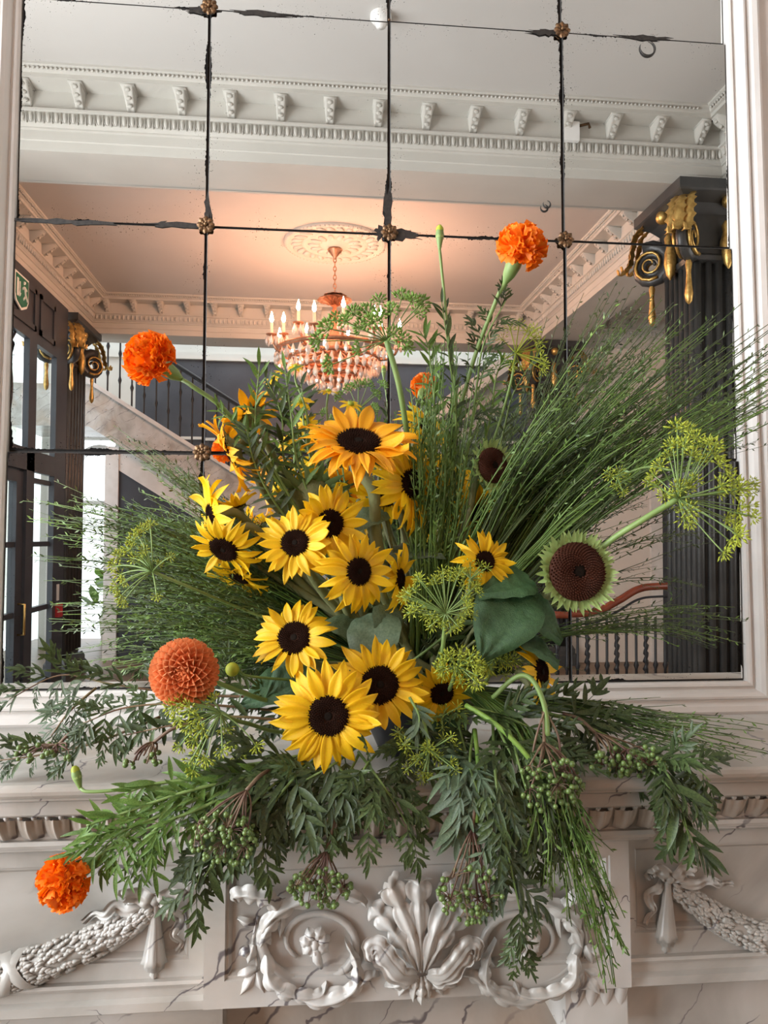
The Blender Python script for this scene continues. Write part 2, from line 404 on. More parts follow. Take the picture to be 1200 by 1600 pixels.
def cornice(name, x0, x1, y0, y1, label, eggs_back=False, eggs_all=True):
    b = MB(); b.sweep(prof, [(x0, y0), (x0, y1), (x1, y1), (x1, y0)], True)
    c = struct(name, b, 'plaster', False, label)
    sides = [((x0, y0), (1, 0), x1 - x0, math.pi), ((x0, y1), (0, -1), y1 - y0, math.pi / 2), ((x1, y1), (-1, 0), x1 - x0, 0), ((x1, y0), (0, 1), y1 - y0, -math.pi / 2)]
    fine = MB(); eggs = MB()
    for si, ((sx, sy), (dx, dy), ln, rz) in enumerate(sides):
        n = max(2, round((ln - .36) / .327))
        for k in range(n + 1):
            t = .20 + (ln - .40) * k / n
            mw = M.Translation((sx + dx * t, sy + dy * t, 0)) @ M.Rotation(rz, 4, 'Z')
            link('modillion', MODM, c, world=mw)
        ne = int((ln - .12) / .052)
        for k in range(ne):
            t = .08 + .052 * k
            mw = M.Translation((sx + dx * t, sy + dy * t, 0)) @ M.Rotation(rz, 4, 'Z')
            if si == 0 and eggs_back: link('egg', EGGM, c, world=mw)
            elif eggs_all:
                eggs.ball(mw @ V((0, -.062, 4.243)), .019, 6, 4, (.8, .8, 1.7))
        nf = int((ln - .5) / .027)
        for k in range(nf):
            t = .25 + .027 * k; p = V((sx + dx * t, sy + dy * t, 0)); nrm = M.Rotation(rz, 3, 'Z') @ V((0, -1, 0))
            fine.ball(p + nrm * .222 + V((0, 0, 4.468)), .010, 4, 3)
    tag(fine.build('leaf_enrichment', 'plaster', c), None, None, None, 'stuff')
    if eggs.v: tag(eggs.build('egg_enrichment', 'plaster', c), None, None, None, 'stuff')
    return c
cornice('trim_4', XL, XR, -2.0, 1.49, 'white modillion cornice with egg and dart moulding nearest the mirror', True)
cornice('trim_5', XL, XR, -6.5, -2.45, 'modillion cornice around the pink lit chandelier bay')
cornice('trim_6', 3.35, 5.3, -6.5, -2.45, 'modillion cornice of the side bay behind the column')
# dark panelled left wall of the chandelier bay, with glazed doors and fanlight
dw = MB()
def dwb(y0, y1, z0, z1, x0=-2.655, x1=-2.60): dw.box((x0, y0, z0), (x1, y1, z1))
dwb(-2.95, -2.45, 0, SZ); dwb(-5.55, -2.95, 3.45, SZ); dwb(-5.55, -5.20, 0, 3.45); dwb(-5.20, -2.95, 2.22, 2.42); dwb(-4.62, -4.42, 0, 3.45)
for (y0, y1) in [(-5.1, -4.66), (-4.55, -3.7)]:
    dw.box((-2.60, y0, 3.55), (-2.585, y0 + .05, 3.95)); dw.box((-2.60, y1 - .05, 3.55), (-2.585, y1, 3.95)); dw.box((-2.60, y0, 3.90), (-2.585, y1, 3.95)); dw.box((-2.60, y0, 3.55), (-2.585, y1, 3.60))
struct('wall_side', dw, 'dark_paint', label='dark panelled wall with glazed doors and fanlight on the left in the mirror')
dr = MB()
dr.box((-2.70, -4.42, 0), (-2.63, -4.26, 2.22)); dr.box((-2.70, -3.70, 0), (-2.63, -3.52, 2.22)); dr.box((-2.70, -4.26, 0), (-2.63, -3.70, .16)); dr.box((-2.70, -4.26, 2.10), (-2.63, -3.70, 2.22))
for z in (.86, 1.5): dr.box((-2.69, -4.26, z), (-2.64, -3.70, z + .05))
dr.box((-2.70, -3.52, 0), (-2.63, -2.95, 2.22))
d1 = struct('door_1', dr, 'dark_paint', label='dark glazed double door seen at the left of the mirror')
MB().box((-2.668, -4.26, .16), (-2.662, -3.70, 2.10)).build('glass_pane', 'pane_glass', d1, False)
MB().tube([(-2.63, -4.34, .70), (-2.57, -4.34, .70), (-2.57, -4.34, .98), (-2.63, -4.34, .98)], .012, 6).build('door_handle', 'brass', d1)
sl = MB()
for z in (.86, 1.5, 2.12): sl.box((-2.69, -5.20, z), (-2.64, -4.62, z + .05))
sl.box((-2.69, -5.20, 0), (-2.64, -4.62, .16))
s1 = struct('window_3', sl, 'dark_paint', label='dark barred sidelight beside the glazed door')
MB().box((-2.668, -5.20, .16), (-2.662, -4.62, 3.45)).build('glass_pane', 'pane_glass', s1, False)
fl = MB()
cy, cz = -3.68, 2.93
fl.tube([(-2.66, cy + .46 * math.cos(a), cz + .46 * math.sin(a)) for a in [i * math.pi / 16 for i in range(33)]], .022, 6)
fl.tube([(-2.66, cy + .17 * math.cos(a), cz + .17 * math.sin(a)) for a in [i * math.pi / 8 for i in range(17)]], .018, 6)
for a in (45, 135, 225, 315):
    c, s = math.cos(math.radians(a)), math.sin(math.radians(a))
    fl.tube([(-2.66, cy + .46 * c, cz + .46 * s), (-2.66, cy + .74 * c, cz + .74 * s)], .02, 6)
f1 = struct('window_4', fl, 'dark_paint', True, label='fanlight of curved dark bars above the glazed door')
MB().box((-2.668, -4.42, 2.42), (-2.662, -2.95, 3.45)).build('glass_pane', 'pane_glass', f1, False)
# pale porch outside the glazed doors
pw = MB().box((-5.2, -11.0, 0), (-5.1, -6.2, 4.6)).box((-5.1, -8.05, 0), (-5.0, -7.6, 3.4)).box((-5.1, -8.1, 3.4), (-4.98, -7.55, 3.55)).box((-5.1, -11, 3.7), (-4.9, -6.2, 3.85))
for k in range(4): pw.box((-5.0, -8.0 + .1 * k, .3), (-4.97, -7.95 + .1 * k, 3.3))
struct('wall_porch', pw, 'stone_outside', label='pale porch wall outside the glazed doors')
# stair hall beyond the far beam
sh = MB().box((-2.5, -8.55, 0), (5.3, -8.4, 4.28))
struct('wall_far', sh, 'dark_paint', label='dark panelled wall of the stair hall')
struct('wall_gallery', MB().box((-3.8, -8.55, 4.28), (5.3, -8.4, 5.6)).box((-3.8, -8.55, 3.0), (-2.5, -8.4, 4.28)).box((-2.62, -8.42, 0), (-2.48, -8.3, 3.0)).box((-3.8, -8.55, 0), (-3.35, -8.4, 3.0)), 'plaster', label='pale upper wall and pilaster of the stair hall')
struct('wall_hall', MB().box((5.3, -8.5, 0), (5.4, -6.5, 5.6)), 'plaster', label='pale end wall of the stair hall')
struct('trim_7', MB().box((-3.8, -8.4, 4.20), (5.3, -8.34, 4.30)).box((-2.5, -8.4, 3.02), (5.3, -8.37, 3.06)), 'plaster', label='white rail along the stair hall wall')
ar = MB()
n = 14; yc = -8.45
for k in range(n):
    a0, a1 = math.pi * k / n, math.pi * (k + 1) / n
    q = lambda r, a: V((-2.985 + r * math.cos(a), 0, 2.55 + r * math.sin(a)))
    v = []
    for yy in (yc - .06, yc + .08):
        v += [q(.30, a0) + V((0, yy, 0)), q(.37, a0) + V((0, yy, 0)), q(.37, a1) + V((0, yy, 0)), q(.30, a1) + V((0, yy, 0))]
    ar.add(v, [(0, 1, 2, 3), (7, 6, 5, 4), (0, 3, 7, 4), (1, 5, 6, 2)])
ar.box((-3.35, yc - .05, 2.05), (-2.62, yc + .05, 2.12)).box((-3.36, yc - .05, 0), (-3.29, yc + .07, 2.55)).box((-2.68, yc - .05, 0), (-2.6, yc + .07, 2.55))
struct('window_5', ar, 'frame_paint', label='tall arched window glowing under the staircase')
# side bay: door casing
struct('wall_recess', MB().box((3.35, -6.62, 0), (5.3, -6.5, SZ)), 'cream_wall', label='cream wall of the side bay')
d2 = struct('door_2', MB().box((4.55, -6.50, 0), (5.2, -6.46, 3.12)), 'dark_paint', label='tall dark door in white casing seen beside the column')
MB().box((4.40, -6.50, 0), (4.55, -6.44, 3.25)).box((4.40, -6.50, 3.12), (5.3, -6.44, 3.27)).build('door_casing', 'frame_paint', d2, False)
for z0, z1 in ((.25, 1.1), (1.25, 2.9)): MB().box((4.65, -6.46, z0), (5.1, -6.445, z1)).build('door_panel', 'dark_paint', d2, False)

# ================================================================== THINGS OF THE ROOM SEEN IN THE MIRROR
def column(x0, x1, y0, y1, label, cap_label_side=1):
    cx, cyy = (x0 + x1) / 2, (y0 + y1) / 2; w, d = x1 - x0, y1 - y0
    t = thing('fluted_column', V((cx, cyy, 0)), label, 'column', None)
    b = MB().box((x0 + .015, y0 + .015, .25), (x1 - .015, y1 - .015, 3.56))
    n = 6
    for k in range(n):
        f = (k + .5) / n
        for (p, q) in (((x0 + w * f), y1 - .015), ((x0 + w * f), y0 + .015)): b.tube([(p, q, .3), (p, q, 3.54)], w / n * .36, 8)
        for (p, q) in ((x0 + .015, y0 + d * f), (x1 - .015, y0 + d * f)): b.tube([(p, q, .3), (p, q, 3.54)], d / n * .36, 8)
    b.build('shaft', 'black_gloss', t)
    MB().sweep([(.0, 0), (.06, 0), (.06, .14), (.045, .16), (.045, .2), (.02, .25), (-.02, .25)], [(x0, y0), (x0, y1), (x1, y1), (x1, y0)][::-1], True).build('plinth', 'black_gloss', t, False)
    MB().sweep([(-.05, 3.50), (.02, 3.53), (.03, 3.56), (.01, 3.58), (.01, 3.86), (.06, 3.92), (.14, 3.97), (.15, 3.98), (.15, 4.05), (-.05, 4.05)], [(x0, y0), (x0, y1), (x1, y1), (x1, y0)][::-1], True).build('capital', 'black_gloss', t, False)
    # volutes, gilded scrolls and drops at the corners and faces toward the mirror
    for (vx, vy, dx, dy) in ((x0, y1, -1, 1), (x1, y1, 1, 1), (x0, y0, -1, -1), (x1, y0, 1, -1)):
        dd = V((dx, dy, 0)).normalized(); c = V((vx, vy, 3.66)) + dd * .09
        tr = V((-dd.y, dd.x, 0))
        pts = []; rad = []
        for i in range(30):
            a = i / 29 * 2.3 * 2 * math.pi; r = .150 * (1 - i / 29 * .84)
            pts.append(c + dd * (r * math.cos(a + 1.2)) + V((0, 0, r * math.sin(a + 1.2)))); rad.append(.056 * (1 - i / 36))
        MB().tube(pts, rad, 8).build('volute', 'black_gloss', t)
        for sg in (-1, 1):
            MB().tube([p + tr * sg * .052 for p in pts[6:]], [.014 * (1 - i / 40) for i in range(24)], 5).build('gilded_spiral', 'gold', t)
        # acanthus spray curling out of the abacus and over the volute
        for q, (oo, l2) in enumerate(((-.055, .8), (0, 1.0), (.055, .8))):
            g = spline([c + dd * .02 + V((0, 0, .30)), c + dd * (.10 * l2) + V((0, 0, .25)), c + dd * (.15 * l2) + V((0, 0, .15)), c + dd * (.17 * l2) + V((0, 0, .04)), c + dd * (.24 * l2) + V((0, 0, -.02)), c + dd * (.26 * l2) + V((0, 0, .03))], 5)
            rows = []
            for i, p in enumerate(g):
                w_ = .040 * math.sin(math.pi * (.15 + .8 * i / (len(g) - 1))) * (1 + .35 * math.cos(i * 2.1))
                rows.append([p + tr * (oo + u * w_) + dd * (.018 * (1 - u * u)) for u in (-1, -.5, 0, .5, 1)])
            MB().grid(rows).build('gilded_leaf', 'gold', t)
        MB().lathe([(.004, 3.20), (.022, 3.22), (.030, 3.27), (.022, 3.33), (.016, 3.42), (.024, 3.48), (.008, 3.53)], 8, c=(c.x, c.y, 0)).build('gilded_drop', 'gold', t)
    for (fx, fy) in ((cx, y1 + .055), (x0 - .055, cyy), (cx, y0 - .055), (x1 + .055, cyy)):
        MB().lathe([(.004, 3.46), (.03, 3.50), (.045, 3.58), (.04, 3.66), (.022, 3.72), (.03, 3.77), (.01, 3.80)], 10, c=(fx, fy, 0)).build('gilded_drop', 'gold', t)
        MB().ball((fx + (fx - cx) * .15, fy + (fy - cyy) * .15, 3.92), .05, 8, 6).build('gilded_boss', 'gold', t)
    return t
column(2.64, 3.10, -2.45, -2.02, 'black fluted column with gilded scroll capital at the right edge of the mirror')
column(2.86, 3.28, -6.75, -6.32, 'farther black fluted column with gilded capital behind the green stems')
column(-2.80, -2.66, -6.42, -5.75, 'black pier with gilded capital beside the staircase at the left of the mirror')

# chandelier with its ceiling rose
CX, CY = 0.25, -4.45
t = thing('ceiling_rose', V((CX, CY, CZ)), 'round moulded plaster ceiling rose above the chandelier', 'ceiling rose')
MB().lathe([(.50, CZ), (.50, CZ - .02), (.47, CZ - .035), (.44, CZ - .02), (.42, CZ - .012), (.33, CZ - .012), (.31, CZ - .03), (.28, CZ - .03), (.26, CZ - .015), (.16, CZ - .02), (.10, CZ - .05), (.05, CZ - .06), (.001, CZ - .06)], 48, c=(CX, CY, 0)).build('disc', 'plaster', t)
lm = MB().ball((0, 0, 0), 1, 6, 4, (.07, .032, .02)).mesh('rose_leaf', 'plaster')
for k in range(26):
    a = 2 * math.pi * k / 26; link('rose_leaf', lm, t, world=M.Translation((CX + .375 * math.cos(a), CY + .375 * math.sin(a), CZ - .018)) @ M.Rotation(a + .5, 4, 'Z'))
for k in range(14):
    a = 2 * math.pi * k / 14; link('rose_leaf', lm, t, world=M.Translation((CX + .2 * math.cos(a), CY + .2 * math.sin(a), CZ - .022)) @ M.Rotation(a, 4, 'Z'))
bd = MB()
for k in range(70):
    a = 2 * math.pi * k / 70; bd.ball((CX + .487 * math.cos(a), CY + .487 * math.sin(a), CZ - .022), .014, 5, 4)
tag(bd.build('bead_ring', 'plaster', t), None, None, None, 'stuff')
ch = thing('chandelier', V((CX, CY, CZ - .06)), 'lit gilt and crystal chandelier hanging in the pink bay of the mirror', 'chandelier')
MB().lathe([(.01, 4.44), (.075, 4.435), (.07, 4.42), (.02, 4.36), (.012, 4.34)], 10, c=(CX, CY, 0)).build('ceiling_cup', 'copper', ch)
lk = MB(); lk.tube([(.014 * math.cos(a), 0, .028 * math.sin(a)) for a in [i * math.pi / 5 for i in range(11)]], .005, 5)
lkm = lk.mesh('chain_link', 'copper')
for k in range(9): link('chain_link', lkm, ch, world=M.Translation((CX, CY, 4.33 - .043 * k)) @ M.Rotation(k * math.pi / 2, 4, 'Z'))
MB().lathe([(.012, 3.95), (.03, 3.92), (.02, 3.85), (.045, 3.80), (.03, 3.70), (.06, 3.58), (.10, 3.48), (.06, 3.40), (.04, 3.28), (.07, 3.20), (.02, 3.10), (.004, 3.06)], 14, c=(CX, CY, 0)).build('stem', 'copper', ch)
# leafy crown
crl = MB().grid([[(x, y * (.035 + .03 * math.sin(x / .17 * math.pi)), .10 * math.sin(x / .17 * 1.7) - .25 * x * x / .17 + .01 * (1 - y * y)) for y in (-1, 0, 1)] for x in [i * .17 / 6 for i in range(7)]]).mesh('crown_leaf', 'copper')
for k in range(12): link('crown_leaf', crl, ch, world=M.Translation((CX, CY, 3.87)) @ M.Rotation(k * math.pi / 6, 4, 'Z'))
for k in range(8): link('crown_leaf', crl, ch, world=M.Translation((CX, CY, 3.93)) @ M.Rotation(k * math.pi / 4 + .2, 4, 'Z') @ M.Scale(.7, 4))
drop = MB().lathe([(.001, -.075), (.012, -.06), (.016, -.045), (.008, -.02), (.003, -.008), (.001, 0)], 6).mesh('crystal_drop', 'crystal', False)
NARM = 14
for k in range(NARM):
    a = 2 * math.pi * k / NARM + .1; r1 = .64 if k % 2 == 0 else .50; zb = 3.50 if k % 2 == 0 else 3.58
    dd = V((math.cos(a), math.sin(a), 0)); c0 = V((CX, CY, 0))
    MB().tube(spline([c0 + dd * .05 + V((0, 0, 3.46)), c0 + dd * .25 + V((0, 0, 3.36)), c0 + dd * (r1 - .08) + V((0, 0, zb - .14)), c0 + dd * r1 + V((0, 0, zb))], 4), .013, 5).build('arm', 'copper', ch)
    e = c0 + dd * r1
    MB().lathe([(.006, zb), (.05, zb + .012), (.055, zb + .02), (.012, zb + .025)], 10, c=(e.x, e.y, 0)).build('drip_pan', 'copper', ch)
    MB().lathe([(.014, zb + .02), (.014, zb + .13), (.002, zb + .132)], 8, c=(e.x, e.y, 0)).build('candle_sleeve', 'candle', ch)
    MB().lathe([(.006, zb + .13), (.019, zb + .155), (.017, zb + .18), (.005, zb + .22), (.001, zb + .235)], 8, c=(e.x, e.y, 0)).build('bulb', 'bulb', ch)
    for q in range(5):
        aa = a + q * 1.256; link('crystal_drop', drop, ch, world=M.Translation((e.x + .045 * math.cos(aa), e.y + .045 * math.sin(aa), zb + .005)) @ M.Scale(1.3, 4))
for (rr, zz, nn, sc) in ((.56, 3.40, 40, 1.6), (.44, 3.33, 34, 1.6), (.33, 3.25, 26, 1.6), (.22, 3.18, 18, 1.5), (.12, 3.13, 10, 1.5)):
    MB().lathe([(rr - .01, zz), (rr + .012, zz + .01), (rr + .012, zz + .035), (rr - .01, zz + .045)], 28, c=(CX, CY, 0)).build('hoop', 'copper', ch)
    for k in range(nn):
        a = 2 * math.pi * k / nn; link('crystal_drop', drop, ch, world=M.Translation((CX + rr * math.cos(a), CY + rr * math.sin(a), zz)) @ M.Rotation(a, 4, 'Z') @ M.Scale(sc * ru(.85, 1.2), 4))
MB().ball((CX, CY, 3.03), .04, 8, 6).build('crystal_ball', 'crystal', ch)

# marble staircase with iron balustrade
st = thing('staircase', V((-2.0, -7.6, 0)), 'marble staircase descending behind dark iron balusters at the left of the mirror', 'staircase')
def zs(x): return 3.57 - .627 * (x + 2.82)
b = MB()
xa, xb = -3.8, 1.9
b.add([(xa, -7.2, zs(-2.82)), (-2.82, -7.2, zs(-2.82)), (xb, -7.2, zs(xb)), (xb, -7.2, zs(xb) - .55), (-2.82, -7.2, zs(-2.82) - .55), (xa, -7.2, zs(-2.82) - .55)], [(0, 1, 4, 5), (1, 2, 3, 4)])
k = len(b.v); b.add([p + V((0, -.08, 0)) for p in list(b.v)], [(5, 4, 1, 0), (4, 3, 2, 1), (0, 1, -5, -6), (1, 2, -4, -5), (-2, -3, 3, 4), (-1, -2, 4, 5)][:2])
b.add([(xa, -7.2, zs(-2.82) - .55), (-2.82, -7.2, zs(-2.82) - .55), (xb, -7.2, zs(xb) - .55), (xb, -8.38, zs(xb) - .55), (-2.82, -8.38, zs(-2.82) - .55), (xa, -8.38, zs(-2.82) - .55)], [(0, 1, 4, 5), (1, 2, 3, 4)])
b.build('stringer', 'marble', st, False)
MB().add([(-2.9, -7.16, zs(-2.9) + .0), (xb, -7.16, zs(xb)), (xb, -7.26, zs(xb)), (-2.9, -7.26, zs(-2.9)), (-2.9, -7.16, zs(-2.9) + .06), (xb, -7.16, zs(xb) + .06), (xb, -7.26, zs(xb) + .06), (-2.9, -7.26, zs(-2.9) + .06)],
         [(0, 1, 5, 4), (4, 5, 6, 7), (2, 3, 7, 6)]).build('capping', 'frame_paint', st, False)
stepm = MB().box((0, -8.38, -.17), (.29, -7.28, 0)).mesh('step', 'stone_outside', False)
for k in range(16): x = -2.8 + .28 * k; link('step', stepm, st, world=M.Translation((x, 0, zs(x + .28) + .0)))
blm = MB().lathe([(.012, 0), (.012, .2), (.025, .25), (.012, .3), (.012, .55), (.025, .6), (.012, .65), (.012, .9)], 6).mesh('baluster', 'black_iron')
for k in range(30): x = -2.75 + .155 * k; link('baluster', blm, st, world=M.Translation((x, -7.21, zs(x) + .05)))
MB().tube([(-2.85, -7.21, zs(-2.85) + .97), (xb, -7.21, zs(xb) + .97)], .03, 8).build('handrail', 'black_iron', st)
# under-stair panelling
b = MB(); b.add([(-2.45, -7.3, 0), (.9, -7.3, 0), (.9, -7.3, max(.1, zs(.9) - .6)), (-2.45, -7.3, zs(-2.45) - .85)], [(0, 1, 2, 3)])
b.build('stair_panelling', 'dark_paint', st, False)
MB().add([(-2.5, -7.28, zs(-2.5) - .87), (1.2, -7.28, zs(1.2) - .87), (1.2, -7.28, zs(1.2) - .55), (-2.5, -7.28, zs(-2.5) - .55)], [(0, 1, 2, 3)]).box((-2.62, -7.34, 0), (-2.45, -7.26, zs(-2.5) - .6)).build('stair_trim', 'frame_paint', st, False)
# second flight, pale, on the right
sf = thing('upper_stair_flight', V((2.2, -7.6, 3)), 'pale sloping underside of an upper stair flight left of the far column', 'staircase')
for k, (o0, m_) in enumerate(((0, 'frame_paint'), (.25, 'plaster'), (.5, 'frame_paint'))):
    z0 = lambda x: 4.25 + .72 * (x - 2.9)
    MB().add([(1.2, -7.3 - .3 * k, z0(1.2) - o0), (2.86, -7.3 - .3 * k, z0(2.86) - o0), (2.86, -7.3 - .3 * k, z0(2.86) - o0 - .24), (1.2, -7.3 - .3 * k, z0(1.2) - o0 - .24),
              (1.2, -7.6 - .3 * k, z0(1.2) - o0 - .1), (2.86, -7.6 - .3 * k, z0(2.86) - o0 - .1), (2.86, -7.6 - .3 * k, z0(2.86) - o0 - .3), (1.2, -7.6 - .3 * k, z0(1.2) - o0 - .3)],
             [(0, 1, 2, 3), (0, 4, 5, 1), (3, 2, 6, 7), (4, 7, 6, 5), (1, 5, 6, 2), (0, 3, 7, 4)]).build('stringer', m_, sf, False)
# balustrade with mahogany handrail and brass newel
bl = thing('balustrade', V((3.3, -4.2, 0)), 'iron balustrade with mahogany handrail and brass newel at the lower right of the mirror', 'balustrade')
hr = spline([(2.35, -4.2, .86), (2.75, -4.2, .87), (3.0, -4.2, .98), (3.2, -4.2, 1.09), (3.4, -4.2, 1.12), (3.86, -4.2, 1.12)], 6)
MB().tube(hr, .036, 10).build('handrail', 'mahogany', bl)
MB().lathe([(.045, 0), (.045, .03), (.024, .05), (.024, 1.10), (.03, 1.12), (.02, 1.16), (.035, 1.18)], 12, c=(3.87, -4.2, 0)).build('newel', 'brass', bl)
MB().ball((3.87, -4.2, 1.225), .05, 12, 8).build('finial', 'brass', bl)
bm1 = MB().lathe([(.014, 0), (.014, .3), (.028, .34), (.014, .38), (.014, .80)], 6).mesh('baluster', 'black_iron')
bm2 = MB().tube([(.006 * math.sin(i * 1.9), .006 * math.cos(i * 1.9), i * .025) for i in range(33)], [.018 + .010 * (i % 3 == 0) for i in range(33)], 6).mesh('twisted_baluster', 'black_iron')
for k in range(15):
    x = 2.4 + .098 * k; link('baluster' if k % 3 else 'twisted_baluster', bm1 if k % 3 else bm2, bl, world=M.Translation((x, -4.2, .02)))
MB().tube([p - V((0, 0, .10)) for p in hr], .012, 6).build('lower_rail', 'black_iron', bl)
# exit sign, call point, ceiling fittings
ex = thing('exit_sign', V((-2.56, -4.2, 3.86)), 'green emergency exit sign with running figure high on the dark wall', 'sign')
def shield(s, x, cy, cz):
    return [V((x, cy + s * a, cz + s * c)) for a, c in ((-.17, .15), (.17, .15), (.17, -.06), (.13, -.12), (0, -.17), (-.13, -.12), (-.17, -.06))]
def plate(pts, t):
    k = len(pts); return MB().add(pts + [p + V((t, 0, 0)) for p in pts], [tuple(range(k, 2 * k)), tuple(reversed(range(k)))] + [(i, (i + 1) % k, k + (i + 1) % k, k + i) for i in range(k)])
plate(shield(1, -2.585, -4.12, 3.80), .012).build('backplate', 'sign_white', ex, False)
plate(shield(.86, -2.573, -4.12, 3.80), .006).build('green_field', 'sign_green', ex, False)
fig = MB()
for (a, b_) in (((.0, .05), (-.03, -.02)), ((-.03, -.02), (.02, -.07)), ((-.03, -.02), (-.08, -.06)), ((.0, .05), (.05, .02)), ((0, .05), (-.05, .03))):
    fig.tube([(-2.566, -4.16 + a[0], 3.80 + a[1]), (-2.566, -4.16 + b_[0], 3.80 + b_[1])], .011, 5)
fig.ball((-2.566, -4.15, 3.885), .018, 6, 4); fig.tube([(-2.566, -4.05, 3.87), (-2.566, -4.05, 3.74)], .008, 4); fig.tube([(-2.566, -4.07, 3.77), (-2.566, -4.05, 3.74), (-2.566, -4.03, 3.77)], .008, 4)
fig.box((-2.567, -4.02, 3.73), (-2.562, -3.98, 3.89))
fig.build('running_figure', 'sign_white', ex, False)
cp = thing('fire_call_point', V((-2.595, -5.36, .80)), 'small red fire call point below a white label on the dark wall', 'call point')
MB().box((-2.60, -5.42, .76), (-2.56, -5.30, .90)).build('box', 'red_plastic', cp, False)
MB().box((-2.60, -5.39, .93), (-2.59, -5.33, 1.10)).build('sign_plate', 'white_plastic', cp, False)
sd = thing('smoke_detector', V((.38, -1.2, CZ)), 'white smoke detector on the ceiling at the top of the mirror', 'smoke detector')
MB().lathe([(.06, CZ), (.06, CZ - .03), (.045, CZ - .05), (.001, CZ - .055)], 16, c=(.38, -1.12, 0)).build('housing', 'white_plastic', sd)
MB().lathe([(.03, CZ - .05), (.028, CZ - .075), (.001, CZ - .08)], 12, c=(.38, -1.12, 0)).build('sensor', 'white_plastic', sd)
sb = thing('alarm_sensor', V((1.75, -1.93, 4.34)), 'small pale alarm sensor box fixed to the cornice', 'sensor')
MB().box((1.69, -1.95, 4.27), (1.80, -1.90, 4.40)).build('housing', 'white_plastic', sb, False)
MB().tube([(1.80, -1.92, 4.38), (1.87, -1.92, 4.40), (1.88, -1.92, 4.37)], .01, 5).build('bracket', 'bronze', sb)
# plant outside the arched window
pp = thing('potted_plant', V((-2.9, -9.0, 0)), 'bright green plant outside the arched window', 'plant')
MB().lathe([(.001, 0), (.18, 0), (.22, .4), (.19, .4), (.001, .36)], 12, c=(-2.9, -9.0, 0)).build('pot', 'stone_outside', pp)
plf = MB().grid([[(x, y * .09 * math.sin(math.pi * (.1 + .9 * x / .3)), -.5 * x * x) for y in (-1, 0, 1)] for x in [i * .05 for i in range(7)]]).mesh('leaf', 'leaf_bright')
for k in range(46):
    p = V((-2.9 + ru(-.3, .3), -9.0 + ru(-.2, .2), ru(.4, 1.0))); link('leaf', plf, pp, world=frame(p, (ru(-1, 1), ru(-1, 1), ru(-.2, .8)), (0, 0, 1)))
# ================================================================== MIRROR
D = 1.4779
TW, TH = 0.36, 0.4468
MX0, MZ0 = -0.5734, 2.6569 - 3 * TH                 # left edge and bottom of the mirror glass
ROWS, COLS = 4, 4
mir = thing('wall_mirror', V((MX0 + 2 * TW, D, 1.26)), 'antique mirror of silvered plates in a white moulded frame over the mantelpiece', 'mirror')
b = MB(); hw, hh = TW / 2 - .0016, TH / 2 - .0026; bv = .0016
b.add([(-hw, .0035, -hh), (hw, .0035, -hh), (hw, .0035, hh), (-hw, .0035, hh), (-hw, .0015, -hh), (hw, .0015, -hh), (hw, .0015, hh), (-hw, .0015, hh),
       (-hw + bv, 0, -hh + bv), (hw - bv, 0, -hh + bv), (hw - bv, 0, hh - bv), (-hw + bv, 0, hh - bv)],
      [(3, 2, 1, 0), (0, 1, 5, 4), (1, 2, 6, 5), (2, 3, 7, 6), (3, 0, 4, 7), (4, 5, 9, 8), (5, 6, 10, 9), (6, 7, 11, 10), (7, 4, 8, 11), (8, 9, 10, 11)])
TILE = b.mesh('mirror_plate', 'mirror', False); TILE.materials.append(MAT['tarnish']); TILE.polygons.foreach_set('material_index', [1] * 9 + [0])
tilt, pan = math.radians(-1.046), math.radians(-.29)
JIT = [(-.03, .02), (.05, -.02), (-.02, .03), (.04, 0), (0, .02), (-.04, 0), (.03, .01), (0, -.02), (.02, 0), (0, .03), (-.03, 0), (.02, .02), (0, 0), (.03, 0), (0, .02), (0, 0)]
for r in range(ROWS):
    for c in range(COLS):
        jx, jz = JIT[r * 4 + c]
        # every plate leans forward a touch: its face normal points slightly down
        m = M.Translation((MX0 + (c + .5) * TW, D, MZ0 + (r + .5) * TH)) @ M.Rotation(-pan + math.radians(jz), 4, 'Z') @ M.Rotation(-tilt + math.radians(jx), 4, 'X')
        link('mirror_plate', TILE, mir, world=m)
MB().box((MX0 - .02, D + .0085, MZ0 - .02), (MX0 + 4 * TW + .02, D + .016, MZ0 + 4 * TH + .02)).build('backing_board', 'tarnish', mir, False)
# black silvering loss along some joints, and two ring-shaped blemishes
def patch(pts, y=None):
    k = len(pts); v = [V((p[0], (y or D) - .0062, p[1])) for p in pts] + [V((p[0], (y or D) - .0050, p[1])) for p in pts]
    return MB().add(v, [tuple(range(k)), tuple(reversed(range(k, 2 * k)))] + [(i, (i + 1) % k, k + (i + 1) % k, k + i) for i in range(k)])
def jag(cx, cz, rx, rz, n=22, j=.4, seed=1):
    random.seed(seed); return [(cx + rx * math.cos(a) * (1 + ru(-j, j)), cz + rz * math.sin(a) * (1 + ru(-j, j))) for a in [-2 * math.pi * i / n for i in range(n)]]
GX = lambda c: MX0 + c * TW
GZ = lambda r: MZ0 + r * TH
for i, (x, z, rx, rz) in enumerate([(GX(2) - .002, GZ(2) + .048, .0075, .05), (GX(2) + .030, GZ(2) - .002, .036, .010), (GX(1) + .003, GZ(2) + .03, .006, .028), (GX(1) - .012, GZ(3) - .006, .028, .007),
                                    (GX(3) - .03, GZ(3) - .004, .04, .006), (GX(1) + .10, GZ(3) - .004, .06, .005), (GX(1) - .05, GZ(2) + .0, .06, .006), (GX(0) + .09, GZ(2) - .003, .09, .005), (GX(2) - .012, GZ(2) + .0, .02, .012), (GX(3) + .18, GZ(3) - .002, .05, .005)]):
    patch(jag(x, z, rx, rz, 26, .45, i + 3)).build('silvering_loss', 'tarnish', mir, False)
